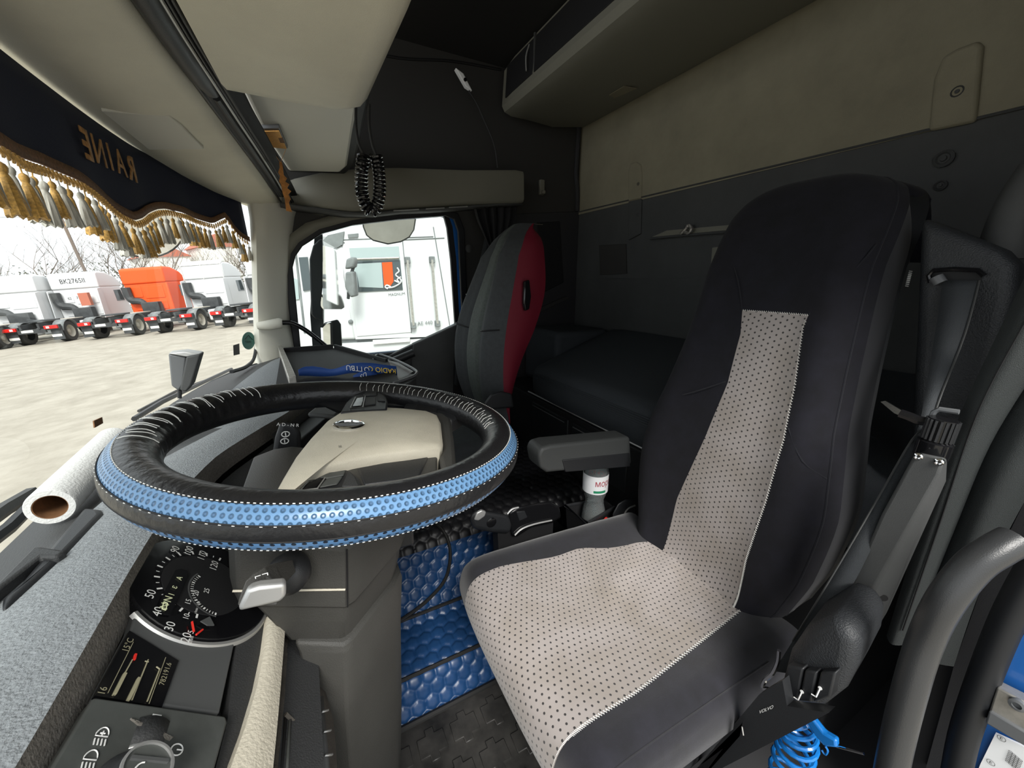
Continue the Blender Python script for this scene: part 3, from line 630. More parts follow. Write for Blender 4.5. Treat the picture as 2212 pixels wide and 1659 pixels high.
MB().loft([[sq(632, 1208, .43), sq(640, 1235, .43), sq(618, 1250, .42), sq(610, 1215, .42)], [sq(592, 1216, .40), sq(612, 1262, .40), sq(600, 1268, .39), sq(572, 1225, .39)], [sq(556, 1228, .39), sq(616, 1266, .39), sq(598, 1300, .38), sq(530, 1255, .38)], [sq(528, 1262, .385), sq(616, 1272, .385), sq(598, 1308, .375), sq(511, 1309, .375)]]).build('stalk_paddle', 'column_grey', st, bevel=.004, seg=3)
MB().prism([sq(a, b, .372) for a, b in ((534, 1276), (560, 1268), (617, 1262), (618, 1290), (605, 1302), (514, 1323), (516, 1312))], (0, .012, 0)).build('stalk_end', 'silver', st, bevel=.004, seg=3)
ik = MB(); text(ik, '⌐¬', sq(565, 1243, .3785), V(1, 0, 0), V(0, 0, 1), .010); ik.build('stalk_icon', 'white_print', st)
s2 = MB().loft([[P(a, b, Y=.735) for a, b in ((606, 911), (633, 914), (650, 931), (651, 985), (618, 1046), (588, 1037), (584, 1012), (594, 945))], [P(a, b, Y=.765) for a, b in ((606, 911), (633, 914), (650, 931), (651, 985), (618, 1046), (588, 1037), (584, 1012), (594, 945))]]).build('selector_stalk', 'black_plastic', sc, bevel=.007, seg=3)
ik = MB()
for a_, b_ in ((617, 938), (615, 953)):
    o_ = P(a_, b_, Y=.733); ik.tube([o_+.006*V(math.cos(t), 0, .8*math.sin(t)) for t in lin(0, 2*math.pi, 13)[:-1]], .0009, 4, closed=True); ik.tube([o_-V(0, 0, .003), o_+V(0, 0, .003)], .0009, 4)
text(ik, 'A D - N R', P(622, 918, Y=.733), V(1, 0, -.25), V(.2, 0, 1), .008); ik.build('selector_icons', 'white_print', s2)
# ------------------------------------------------------------------ steering wheel
WC = V(.03, .587, 1.031); TL = -.111
wx, wy, wz = V(math.cos(TL), 0, math.sin(TL)), V(0, 1, 0), V(-math.sin(TL), 0, math.cos(TL))
def wp(x, y, z=0.): return WC+wx*x+wy*y+wz*z
sw = thing('steering_wheel', 'black steering wheel in a worn laced cover with perforated blue bands', 'steering wheel', WC)
R0, r0 = .2285, .0262
def tor(a, v, r=r0): v = math.radians(v); return wp((R0+r*math.cos(v))*math.cos(a), (R0+r*math.cos(v))*math.sin(a), r*math.sin(v))
TA = lin(0, 2*math.pi, 145)[:-1]
def crinkle(a, v):
    d_ = (a-2.75+math.pi) % (2*math.pi)-math.pi
    return r0+.0016*math.exp(-(d_/.55)**2)*math.sin(a*95+math.sin(a*31)*1.3)*max(0, math.sin(math.radians(v-30)))
mat('leather_worn', (.013, .013, .014), .33, bump=(120, .5))
cv_ = sw and MB(); cv_.grid(lambda a, v: tor(a, v, crinkle(a, v)), lin(0, 2*math.pi, 289)[:-1], lin(58, 200, 15), cu=True)
cvo = cv_.build('wheel_cover', 'leather_worn', sw, angle=60, label='black leather lace-on cover')
MB().grid(lambda a, v: tor(a, v, r0-.001), TA, lin(200, 330, 9), cu=True).build('rim_core', 'black_plastic', sw)
MB().grid(lambda a, v: tor(a, v, r0+.0006), TA, lin(-14, 19, 6), cu=True).build('cover_band', 'leather_worn', cvo)
def uvb(v0): return lambda a, v: (a*(R0+r0), math.radians(v)*r0)
TA2 = lin(0, 2*math.pi, 145)
MB().grid(lambda a, v: tor(a, v), TA2, lin(19, 58, 7), uvfn=uvb(0)).build('blue_band', 'blue_perf', cvo, label='perforated light blue band')
MB().grid(lambda a, v: tor(a, v), TA2, lin(-52, -14, 7), uvfn=uvb(0)).build('blue_band', 'blue_perf_low', cvo, label='perforated light blue band')
for v in (19, -14): MB().tube([tor(a, v, r0+.0004) for a in TA], .0009, 5, closed=True).build('welt', 'black_matte', cvo)
stc = MB()
for k in range(290):
    a = 2*math.pi*k/290; b = a+.009
    stc.tube([tor(a, 60, r0+.0005), tor(b, 60, r0+.0005)], .0006, 4)
    if k % 2: stc.tube([tor(a, 18, r0+.0012), tor(b, 18, r0+.0012)], .0005, 3)
    stc.tube([tor(a, -52, r0+.0004), tor(b, -52, r0+.0004)], .0004, 3)
for k in range(34):
    a = -.3+1.7*k/34+.01*math.sin(k*5); stc.tube([tor(a, 112+8*math.sin(k*1.7), r0+.0006), tor(a+.010, 128+10*math.sin(k*2.3), r0+.0007), tor(a+.004, 150, r0+.0006)], .00045, 4)
for k in range(22):
    a = 2.2+1.15*k/22+.02*math.sin(k*3.); stc.tube([tor(a+.006*math.sin(k*5+j), v, r0+.0011) for j, v in enumerate(lin(64+14*abs(math.sin(k*2.1)), 150-25*abs(math.sin(k*2.7)), 7))], .0006, 4)
stc.build('stitching', 'stitch', cvo)['kind'] = 'stuff'
# hub: pad, spokes, switches
def wpx(px, py, off): return P(px, py, pl=(tuple(WC+wz*off), tuple(wz)))
pad_px = [(592, 1072), (612, 1035), (640, 988), (672, 948), (706, 912), (735, 893), (768, 883), (810, 881), (870, 884), (925, 890), (943, 897), (952, 915), (957, 962), (950, 972), (900, 977), (830, 985), (762, 997), (705, 1013), (665, 1033), (635, 1058), (615, 1082)]
top = [wpx(a, b, .004) for a, b in pad_px]; cc = sum(top)/len(top)
hb = [[q-wz*.045 for q in top], [q-wz*.008 for q in top], top, [q+(cc-q)*.05+wz*.004 for q in top], [q+(cc-q)*.4+wz*.008 for q in top], [q+(cc-q)*.8+wz*.009 for q in top]]
pd = MB().loft(hb).build('airbag_pad', 'pad_cream', sw, angle=55, label='cream airbag pad')
EC = wpx(754, 919, .0135); em = MB()
em.grid(lambda a, k: EC+(wx*math.cos(a)+wy*math.sin(a))*k[0]+wz*k[1], lin(0, 2*math.pi, 41)[:-1], [(.0215, -.002), (.0215, .002), (.0195, .003), (.0155, .003), (.0145, .001)], cu=True)
emo = em.build('emblem_ring', 'chrome', pd)
bd = nrm(wx*.82-wy*.05+0*wz); bn = np.cross(wz, bd)
MB().box(EC+wz*.002, (.0185, .0042, .0012), np.column_stack([bd, bn, wz])).build('emblem_bar', 'grey_plastic', emo)
tx = MB(); text(tx, 'VOLVO', EC+wz*.0036, bd*1., bn, .0078, sx=1.3); tx.build('emblem_lettering', 'chrome', emo)
tx = MB(); text(tx, 'SRS', wpx(735, 964, .0135), wy, -wx, .005); tx.build('pad_mark', 'black_matte', pd)
# spokes (dark) and switch pods either side
def pod(name, px, off, th, m, par, bev=.003, **k): return MB().prism([wpx(a, b, off) for a, b in px], -wz*th).build(name, m, par, bevel=bev, **k)
MB().loft([[tor(a, 200, .026) for a in lin(1.05, 1.75, 6)]+[tor(a, 330, .026) for a in lin(1.75, 1.05, 6)], [wpx(px, py, -.012) for px, py in ((880, 878), (850, 876), (815, 874), (780, 876), (750, 882), (735, 888))]+[wpx(px, py, -.035) for px, py in ((735, 895), (750, 890), (780, 885), (815, 883), (850, 885), (880, 888))]]).build('spoke', 'black_plastic', sw, angle=50)
sp1 = pod('switch_pod', [(735, 890), (748, 868), (765, 852), (790, 842), (815, 841), (832, 851), (838, 866), (836, 884)], .012, .03, 'black_plastic', sw)
pod('switch_key', [(760, 878), (770, 860), (786, 857), (782, 876)], .014, .002, 'screen_black', sp1, .001)
MB().tube([wpx(a, b, .0145) for a, b in ((757, 881), (768, 858), (789, 855), (784, 879))], .0009, 5, closed=True).build('key_frame', 'silver', sp1)
pod('switch_key', [(790, 858), (812, 856), (812, 872), (787, 875)], .014, .002, 'dash_dark', sp1, .001)
pod('switch_key', [(784, 852), (800, 845), (814, 844), (813, 853), (790, 855)], .014, .002, 'dash_dark', sp1, .001)
pod('switch_key', [(816, 846), (828, 853), (833, 866), (816, 864)], .014, .002, 'dash_dark', sp1, .001)
MB().loft([[tor(a_, 190, .026) for a_ in (-1.75, -1.45, -1.15)]+[tor(a_, 250, .026) for a_ in (-1.15, -1.45, -1.75)], [wpx(px, py, -.02) for px, py in ((640, 1062), (780, 1010), (930, 985))]+[wpx(px, py, -.045) for px, py in ((930, 985), (780, 1010), (640, 1062))]]).build('spoke', 'column_grey', sw, angle=60)
spk = pod('spoke_face', [(624, 1072), (650, 1046), (700, 1020), (765, 1003), (850, 990), (925, 980), (945, 985), (945, 1015), (880, 1040), (790, 1056), (700, 1064)], -.006, .02, 'column_grey', sw)
sp2 = pod('switch_pod', [(632, 1063), (668, 1036), (706, 1020), (748, 1013), (762, 1018), (778, 1032), (787, 1052), (700, 1062)], -.002, .015, 'black_plastic', sw)
pod('switch_key', [(652, 1058), (668, 1040), (700, 1034), (682, 1054)], 0, .002, 'screen_black', sp2, .001)
MB().tube([wpx(a, b, .0005) for a, b in ((648, 1060), (666, 1039), (702, 1032), (686, 1055))], .0009, 5, closed=True).build('key_frame', 'silver', sp2)
pod('switch_key', [(704, 1034), (740, 1028), (728, 1045), (690, 1052)], 0, .002, 'panel_grey', sp2, .001)
pod('switch_key', [(690, 1030), (712, 1020), (746, 1016), (742, 1026), (706, 1032)], 0, .002, 'panel_grey', sp2, .001)
pod('switch_key', [(752, 1018), (766, 1028), (776, 1050), (738, 1050)], 0, .002, 'dash_dark', sp2, .001)
tx = MB(); tx.tube([wpx(756, 1054, .001), wpx(758, 1060, .001)], .0014, 4); tx.build('red_phone_mark', 'red_print', sp2)
pod('spoke_insert', [(772, 1010), (925, 986), (905, 1030), (787, 1046)], -.0035, .004, 'black_plastic', spk, .002)
pod('spoke', [(936, 890), (958, 891), (974, 903), (981, 945), (986, 1000), (990, 1010), (955, 1014), (948, 985), (958, 966), (953, 915)], -.003, .03, 'column_grey', sw, .006)
pod('spoke', [(868, 884), (890, 846), (930, 846), (975, 858), (1010, 872), (1000, 892), (975, 906), (940, 893)], -.004, .03, 'black_plastic', sw, .006)
pod('spoke_window', [(896, 884), (900, 868), (918, 862), (938, 866), (946, 880), (944, 892)], -.002, .01, 'black_matte', sw, .002)
MB().lathe([(.05, -.09), (.06, -.035), (.055, -.03)], WC, wz, 24).build('hub', 'black_plastic', sw)
# ================================================================== driver seat
ds = thing('driver_seat', 'driver seat in a black suede cover with pale perforated centre panels', 'seat', (.6, .585, 0))
YC = .585
CPATH = [(.40, .34), (.335, .345), (.285, .375), (.266, .42), (.268, .46), (.287, .49), (.33, .505), (.42, .505), (.52, .50), (.64, .493), (.76, .485), (.90, .475)]
CS = catmull([(x, 0, z) for x, z in CPATH], 4); NS = len(CS)
DZ = [(0, 0), (.08, 0), (.15, .003), (.195, .008), (.235, .012), (.262, .006), (.28, -.012), (.291, -.045), (.293, -.085), (.285, -.125)]
AR = [0.]
for i in range(1, NS): AR.append(AR[-1]+np.linalg.norm(CS[i]-CS[i-1]))
def cush(i, u):
    """u: signed distance across in metres along the section"""
    i = min(max(i, 0), NS-1); p = CS[int(i)]; a = abs(u); k = 0
    L = [0.]
    for q in range(1, len(DZ)): L.append(L[-1]+math.hypot(DZ[q][0]-DZ[q-1][0], DZ[q][1]-DZ[q-1][1]))
    dy = lerp_tab([(L[q], DZ[q][0]) for q in range(len(DZ))], a); dz = lerp_tab([(L[q], DZ[q][1]) for q in range(len(DZ))], a)
    s = 1 if u >= 0 else -1; fr = max(0, min(1, (p[0]-.27)/.12)); w = 1.
    x, z = p[0], p[2]; y = YC+s*dy*w+(-.012 if s < 0 else 0)*min(1, dy/.2)
    g_ = max(0., min(1., (i-15)/9.)); g_ = g_*g_*(3-2*g_); lowp = V(x+max(0, -dz)*.6+.03*(a/.33)**3, y, z+(dz*g_ if dz > 0 else dz*.25))
    f = 0
    for (cx, cy, ang, ln, wd, h) in ((.70, .66, .5, .14, .016, .007), (.66, .56, 1.05, .10, .016, .006), (.74, .52, 1.1, .09, .015, .006), (.60, .60, .75, .12, .02, .004), (.80, .60, .4, .08, .014, .006)):
        ex, ey = x-cx, y-cy; al = ex*math.cos(ang)+ey*math.sin(ang); pe = -ex*math.sin(ang)+ey*math.cos(ang)
        f += h*math.exp(-(al/ln)**2-(pe/wd)**2)
    dip = -.012*math.exp(-((x-.62)/.18)**2-((y-YC)/.15)**2)
    return lowp*(1-g_)+V(x+.02*(a/.33)**3*(1-fr), y, z+dz+f+dip)*g_
BN = lambda i: -(.200-.045*max(0, (CS[i][0]-.45)/.45))
BF = lambda i: .197-.085*max(0, (CS[i][0]-.38)/.5)+(.018*math.exp(-((CS[i][0]-.62)/.06)**2))
EDGE = .345
MB().grid(lambda i, k: cush(i, BN(i)+(BF(i)-BN(i))*k), range(NS), lin(0, 1, 29), uvfn=lambda i, k: (AR[i], BN(i)+(BF(i)-BN(i))*k)).build('cushion_panel', 'seat_perf', ds, angle=70, label='pale perforated seat cushion panel')
MB().grid(lambda i, k: cush(i, -EDGE+(BN(i)+EDGE)*k), range(NS), lin(0, 1, 14)).build('cushion_side', 'suede_black_lit', ds, angle=70)
MB().grid(lambda i, k: cush(i, BF(i)+(EDGE-BF(i))*k), range(NS), lin(0, 1, 14)).build('cushion_side', 'suede_black_lit', ds, angle=70)
z1 = MB()
for k in range(NS*4-8):
    i0, f0 = divmod(k, 4); b = [cush(i0, BN(i0)), cush(i0+1, BN(min(i0+1, NS-1)))]; p = b[0]*(1-f0/4)+b[1]*f0/4
    if i0 > 6: z1.tube([p+V(0, .003, .0012), p+V(.004, -.003, .0012), p+V(.007, .003, .0012)], .0006, 3)
    b = [cush(i0, BF(i0)), cush(i0+1, BF(min(i0+1, NS-1)))]; p = b[0]*(1-f0/4)+b[1]*f0/4
z1.build('zigzag_stitching', 'stitch', ds)['kind'] = 'stuff'
MB().tube([cush(i, -.272)+V(0, 0, .001) for i in range(20, NS-4)], .0016, 5).build('cushion_piping', 'suede_black_lit', ds)
MB().box((.60, YC, .30), (.26, .25, .07)).build('seat_pan', 'black_plastic', ds, bevel=.03, seg=3)
MB().box((.62, YC, .126), (.22, .20, .114)).build('suspension_base', 'black_matte', ds, bevel=.03)
# backrest
BPATH = [(.80, .455), (.835, .462), (.858, .50), (.870, .58), (.880, .70), (.897, .85), (.925, 1.0), (.962, 1.15), (1.005, 1.28), (1.045, 1.38), (1.075, 1.44), (1.105, 1.478), (1.14, 1.49), (1.175, 1.478), (1.19, 1.44)]
BS = catmull([(x, 0, z) for x, z in BPATH], 5); NB = len(BS)
HWT = [(.455, .215), (.50, .235), (.60, .262), (.75, .275), (.85, .260), (.95, .236), (1.1, .213), (1.25, .203), (1.36, .203), (1.42, .198), (1.46, .180), (1.48, .154), (1.491, .12)]
AB = [0.]
for i in range(1, NB): AB.append(AB[-1]+np.linalg.norm(BS[i]-BS[i-1]))
def byc(z): return stab([(.45, .575), (.8, .575), (1.1, .562), (1.3, .572), (1.5, .582)], z)
def back(i, e):
    """e in -1..1 across the front, beyond 1 wraps round the side"""
    i = min(max(int(round(i)), 0), NB-1); p = BS[i]; z = p[2]; hw = stab(HWT, z); a = abs(e); s = 1 if e >= 0 else -1
    top = max(0, min(1, (z-1.28)/.2))
    if a <= 1:
        dy = hw*(a-.03*a**6); dx = -.022*math.exp(-((a-.72)/.22)**2)*(1-top)+.055*a**7+.015*a**2*top
    else:
        dy = hw*(.97-.02*(a-1)); dx = .055+(a-1)*.12
    return V(p[0]+dx, byc(z)+s*dy, z-.02*top*a**4)
def on_back(px, py):
    z = 1.
    for _ in range(12):
        q = min(range(NB-12), key=lambda i: abs(BS[i][2]-z)); p = P(px, py, X=BS[q][0]-.004); z = p[2]
    return p
Lb = [on_back(*q) for q in ((1605, 655), (1598, 720), (1570, 830), (1520, 950), (1460, 1080), (1440, 1160))]
Rb = [on_back(*q) for q in ((1755, 670), (1738, 700), (1724, 830), (1700, 950), (1660, 1080), (1615, 1210), (1600, 1290))]
lt = sorted([(p[2], p[1]) for p in Lb]); rt_ = sorted([(p[2], p[1]) for p in Rb])
ZT = (Lb[0][2]+Rb[0][2])/2
ITOP = min(range(NB-12), key=lambda i: abs(BS[i][2]-ZT))
def bfar(i): z = BS[i][2]; return (lerp_tab(lt, z)-byc(z))/stab(HWT, z)
def bnear(i): z = BS[i][2]; return (lerp_tab(rt_, z)-byc(z))/stab(HWT, z)
MB().grid(lambda i, k: back(i, bnear(i)+(bfar(i)-bnear(i))*k)+V(-.0005, 0, 0), range(ITOP+1), lin(0, 1, 15), uvfn=lambda i, k: (AB[i], lerp_tab(rt_, BS[i][2])+(lerp_tab(lt, BS[i][2])-lerp_tab(rt_, BS[i][2]))*k)).build('backrest_panel', 'seat_perf', ds, angle=70, label='pale perforated backrest panel')
MB().grid(lambda i, k: back(i, bfar(i)+(1.35-bfar(i))*k), range(ITOP+1), lin(0, 1, 20)).build('backrest_side', 'suede_black_shaded', ds, angle=70)
MB().grid(lambda i, k: back(i, -1.+(bnear(i)+1.)*k), range(ITOP+1), lin(0, 1, 20)).build('backrest_side', 'suede_black_shaded', ds, angle=70)
MB().grid(lambda i, k: back(i, k), range(ITOP, NB), [-1+.05*j for j in range(41)]+[1.1, 1.35]).build('headrest_cover', 'suede_black_shaded', ds, angle=70)
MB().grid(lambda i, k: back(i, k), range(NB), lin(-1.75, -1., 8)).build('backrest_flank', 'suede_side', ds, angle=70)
MB().grid(lambda i, k: back(i, k)+V(.10, 0, 0), range(NB-8), lin(-1, 1, 7)).build('backrest_shell', 'black_plastic', ds, angle=70)
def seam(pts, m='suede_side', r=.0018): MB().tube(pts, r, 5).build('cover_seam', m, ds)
seam(catmull([back(ITOP, bfar(ITOP)), back(ITOP+4, bfar(ITOP)+.25), back(ITOP+7, .93)], 4)); seam(catmull([back(ITOP, bnear(ITOP)), back(ITOP+4, bnear(ITOP)-.3), back(ITOP+6, -.9)], 4))
seam([back(i, -.93) for i in range(6, NB-12)], r=.0022)
for e0, e1, ii in ((bfar(29)+.02, .95, 27), (bnear(27)-.02, -.92, 25)): seam(catmull([back(ii+3, e0), back(ii+1, (e0+e1)/2), back(ii, e1)], 4))
zg = MB()
for k in range(4, ITOP*5-2):
    i0, f0 = divmod(k, 5); a, b = back(i0, bnear(i0)), back(i0+1, bnear(i0+1)); p = a*(1-f0/5)+b*f0/5
    zg.tube([p+V(-.001, .002, 0), p+V(-.001, -.002, .002), p+V(-.001, .002, .004)], .0005, 3)
for k in range(30):
    t = k/30; p = back(ITOP, bnear(ITOP)+(bfar(ITOP)-bnear(ITOP))*t); zg.tube([p+V(-.001, 0, -.002), p+V(-.001, .003, .002)], .0005, 3)
zg.build('zigzag_stitching', 'stitch', ds)['kind'] = 'stuff'
zp = MB(); zq = P(1965, 602, X=1.075)
for k in range(9): zp.tube([zq+V(-.004, -.0025, -.015+.0036*k), zq+V(-.004, .0025, -.015+.0036*k+.001)], .0008+.0006*math.sin(k/8*math.pi), 4)
zp.build('zip_end', 'silver', ds)['kind'] = 'stuff'
mat('armrest_grey', (.05, .053, .053), .5, bump=(700, .3))
# armrest towards the cab centre
ay = .865
ar = MB(); A1 = [P(a, b, Y=ay) for a, b in ((1163, 984), (1170, 968), (1190, 962), (1362, 944), (1366, 1004), (1222, 1018), (1182, 1022), (1168, 1012))]
ar.prism(A1, (0, .075, 0)); aro = ar.build('armrest', 'armrest_grey', ds, bevel=.010, seg=3)
MB().prism([P(a, b, Y=ay-.003) for a, b in ((1215, 994), (1360, 979), (1362, 1008), (1222, 1020))], (0, .01, 0)).build('armrest_side_panel', 'black_plastic', aro, bevel=.002)
# folded outer armrest with knurled adjuster
fa = MB().loft([[P(a, b, X=.82) for a, b in ((1978, 976), (2042, 990), (2029, 1027), (1869, 1306), (1829, 1282), (1905, 1110))], [P(a, b, X=.845) for a, b in ((1978, 976), (2046, 990), (2036, 1032), (1900, 1350), (1829, 1282), (1905, 1110))], [P(a, b, X=.89) for a, b in ((1978, 976), (2046, 990), (2044, 1040), (1915, 1325), (1829, 1282), (1905, 1110))]]).build('folded_armrest', 'cab_grey', ds, bevel=.004, angle=30, label='outer armrest folded upright')
p0, p1 = P(2010, 985, X=.86), P(2040, 905, X=.86); ax = nrm(p1-p0); ln = np.linalg.norm(p1-p0)
kn = MB().lathe([(.021, 0), (.021, ln*.40), (.017, ln*.45), (.017, ln)], p0, ax, 20).build('adjuster_knob', 'black_gloss', fa)
u_ = nrm(np.cross(ax, V(1, 0, 0))); w_ = np.cross(ax, u_)
kr = MB()
for k in range(18):
    a = 2*math.pi*k/18; o_ = p0+(u_*math.cos(a)+w_*math.sin(a))*.0175; kr.tube([o_+ax*ln*.46, o_+ax*ln*.98], .0022, 5)
kr.build('knob_knurling', 'black_plastic', kn)['kind'] = 'stuff'
for a, b in ((1984, 986), (2029, 998)): MB().lathe([(.0055, .004), (.0055, -.001), (.0035, -.002), (.002, 0), (.0004, 0)], P(a, b, X=.818), (1, 0, 0), 12).build('screw', 'chrome', fa)
MB().lathe([(.0065, .001), (.0065, -.001)], P(1908, 1291, X=.834), nrm((1, .8, 0)), 12).build('bolt_hole', 'black_matte', fa)
# belt guide shoulder beside the headrest
bgp = [(1985, 468), (2080, 505), (2165, 540), (2195, 572), (2190, 640), (2120, 900), (2060, 1010), (1960, 1000), (1975, 720)]
bgo = MB().prism([P(a, b, X=1.08) for a, b in bgp], (.07, 0, 0)).build('belt_guide', 'leather_grain', ds, bevel=.018, seg=4)
MB().prism([P(a, b, X=1.079) for a, b in ((2008, 592), (2022, 584), (2112, 586), (2124, 596), (2118, 612), (2030, 604), (2018, 612), (2008, 606))], (.004, 0, 0)).build('belt_slot', 'black_matte', bgo)
MB().tube([P(a, b, X=1.074) for a, b in ((2010, 610), (2006, 596), (2016, 584), (2060, 581), (2112, 584), (2126, 596))], .004, 8).build('slot_rim', 'black_gloss', bgo)
MB().tube([P(2022, 598, X=1.072), P(2032, 612, X=1.072)], .010, 10).build('slot_roller', 'grey_plastic', bgo)
# control box on the outer side
cb = MB().prism([P(a, b, X=.66) for a, b in ((1672, 1522), (1700, 1415), (1735, 1364), (1790, 1340), (1835, 1352), (1855, 1400), (1850, 1445), (1822, 1500), (1778, 1534))], (.15, .02, 0)).build('control_box', 'leather_grain', ds, bevel=.022, seg=4, angle=50)
for k, q in enumerate((((1688, 1500), (1700, 1438), (1735, 1444), (1722, 1514)), ((1724, 1514), (1738, 1448), (1765, 1452), (1752, 1518)), ((1755, 1517), (1772, 1452), (1806, 1452), (1793, 1507)))):
    MB().prism([P(a, b, X=.645) for a, b in q], (.03, 0, 0)).build('seat_lever', 'black_plastic', cb, bevel=.003)
ic = MB()
for a, b in ((1727, 1505), (1766, 1498)):
    o_ = P(a, b, X=.643); up_ = nrm(P(a+12, b-26, X=.643)-o_); ic.tube([o_-up_*.008, o_+up_*.004, o_+up_*.012], .0012, 4); ic.tube([o_-up_*.008, o_-up_*.010+np.cross(up_, V(1, 0, 0))*.006], .0012, 4); ic.lathe([(.0028, 0), (.0028, .001)], o_+up_*.012, (1, 0, 0), 8)
ic.build('lever_icons', 'white_print', cb)
MB().prism([P(a, b, X=.62) for a, b in ((1640, 1500), (1690, 1470), (1700, 1525), (1790, 1540), (1560, 1659), (1480, 1690))], (.02, 0, 0)).build('side_valance', 'black_plastic', ds)
tx = MB(); text(tx, 'VOLVO', P(1655, 1533, X=.618), P(1700, 1515, X=.618)-P(1655, 1533, X=.618), V(0, 0, 1), .012); tx.build('side_lettering', 'white_print', ds)
pp = MB().prism([P(a, b, X=.60) for a, b in ((1598, 1590), (1604, 1560), (1500, 1700), (1505, 1659))], (.01, 0, 0)).build('height_dial_plate', 'black_gloss', ds)
MB().tube([P(1603, 1570, X=.598), P(1606, 1588, X=.598)], .0012, 4).build('dial_mark', 'silver', ds)
MB().tube(catmull([P(a, b, X=.66) for a, b in ((1683, 1405), (1680, 1430), (1668, 1455), (1652, 1470), (1648, 1485), (1660, 1488))], 5), .0035, 6).build('release_hook', 'chrome', ds)
# red buckle on the inner side
bk = thing('seat_belt_buckle', 'black seat belt buckle with red release button beside the driver seat', 'buckle', P(1345, 1120, Y=.90))
MB().loft([[P(a, b, Y=y) for a, b in ((1322, 1112), (1335, 1088), (1352, 1078), (1372, 1080), (1375, 1140), (1330, 1150))] for y in (.885, .925)]).build('buckle_boot', 'black_plastic', bk, bevel=.008, seg=3)
MB().tube(catmull([P(a, b, Y=.884) for a, b in ((1340, 1140), (1348, 1112), (1358, 1098), (1372, 1092))], 4), .003, 6).build('boot_trim', 'silver', bk)
MB().prism([P(a, b, Y=.885) for a, b in ((1305, 1135), (1316, 1122), (1325, 1126), (1318, 1142))], (0, .02, 0)).build('release_button', 'red_print', bk, bevel=.003)
MB().prism([P(a, b, Y=.889) for a, b in ((1300, 1140), (1318, 1119), (1332, 1126), (1322, 1150))], (0, .02, 0)).build('buckle_body', 'black_gloss', bk, bevel=.003)
# seat belt
sb = thing('seat_belt', 'black driver seat belt running from the shoulder guide across the seat', 'seat belt', P(2000, 920, X=.9))
def ribbon(name, rows, m, par, th=.0016):
    L = [r[0] for r in rows]; R_ = [r[1] for r in rows]; L = catmull(L, 5); R_ = catmull(R_, 5); n = len(L)
    q = MB(); q.add(L+R_, [(i, i+1, n+i+1, n+i) for i in range(n-1)]); return q.build(name, m, par, solid=th)
mat('webbing', (.034, .038, .042), .85, bump=(900, .6))
ribbon('shoulder_webbing', [(P(2037, 606, X=1.07), P(2116, 606, X=1.07)), (P(2020, 720, X=1.02), P(2085, 720, X=1.02)), (P(2000, 840, X=.95), P(2036, 845, X=.95)), (P(1988, 905, X=.90), P(2008, 915, X=.90)), (P(1972, 960, X=.87), P(1990, 968, X=.87))], 'webbing', sb)
ribbon('lap_webbing', [(P(1970, 950, X=.87), P(1992, 960, X=.868)), (P(1900, 1070, X=.84), P(1930, 1075, X=.845)), (P(1830, 1190, X=.81), P(1880, 1190, X=.82)), (P(1770, 1290, X=.77), P(1820, 1300, X=.78)), (P(1712, 1385, X=.74), P(1748, 1390, X=.75)), (P(1672, 1450, X=.71), P(1705, 1455, X=.715))], 'webbing', sb)
for e in range(1):
    pts = [P(2116, 606, X=1.068), P(2085, 720, X=1.018), P(2036, 845, X=.948), P(2008, 915, X=.898), P(1970, 950, X=.866), P(1900, 1070, X=.837), P(1830, 1190, X=.807), P(1770, 1290, X=.767), P(1712, 1385, X=.737)]
    MB().tube(catmull(pts, 4), .0014, 4).build('webbing_edge', 'cab_grey', sb)
MB().prism([P(a, b, X=.86) for a, b in ((1902, 868), (1912, 866), (1958, 893), (1950, 900), (1932, 893))], (.003, 0, 0)).build('tongue_plate', 'chrome', sb)
MB().tube(catmull([P(a, b, X=.86) for a, b in ((1945, 893), (1965, 900), (1985, 908), (2010, 912), (2026, 914))], 4), .0075, 8).build('tongue_grip', 'black_gloss', sb)
MB().tube([P(a, b, X=.875) for a, b in ((2000, 925), (2018, 890), (2030, 884), (2072, 890))], .004, 7).build('tongue_stop', 'grey_plastic', sb)
# ================================================================== passenger seat
ps = thing('passenger_seat', 'grey cloth passenger seat with red side panel by the far window', 'seat', (.7, 1.7, 0))
PX_ = [(.62, .70), (.75, .672), (.9, .665), (1.05, .68), (1.2, .712), (1.35, .75), (1.42, .78), (1.46, .81), (1.485, .84)]
PT_ = [(.62, .03), (.75, .07), (.9, .12), (1.05, .175), (1.2, .19), (1.35, .155), (1.43, .11), (1.485, .03)]
PH_ = [(.62, .20), (.75, .235), (.9, .25), (1.05, .245), (1.2, .215), (1.35, .19), (1.45, .165), (1.50, .135), (1.525, .08)]
PYN = [(.62, 1.47), (.9, 1.455), (1.2, 1.46), (1.4, 1.485), (1.485, 1.53)]; PYF = [(.62, 1.86), (.8, 1.92), (.95, 1.93), (1.1, 1.89), (1.25, 1.80), (1.36, 1.735), (1.44, 1.70), (1.485, 1.63)]
def pyc(z): return (stab(PYN, z)+stab(PYF, z))/2
def phw(z): return (stab(PYF, z)-stab(PYN, z))/2
PYC = 1.70
def pfront(z, e):
    a = abs(e); h = phw(z); bol = -.03*math.exp(-((a-.75)/.2)**2)*(1 if z < 1.35 else max(0, 1-(z-1.35)/.1)); gr = .012*math.exp(-((a-.33)/.035)**2)
    return V(stab(PX_, z)+bol+gr+.06*a**6, pyc(z)+e*h, z)
zz = lin(.62, 1.485, 46)
MB().grid(pfront, zz, lin(.31, 1, 15)).build('backrest_side', 'seat_grey', ps, angle=70); MB().grid(pfront, zz, lin(-1, -.31, 15)).build('backrest_side', 'seat_grey', ps, angle=70)
MB().grid(pfront, zz, lin(-.31, .31, 9)).build('centre_stripe', 'seat_stripe', ps, angle=70)
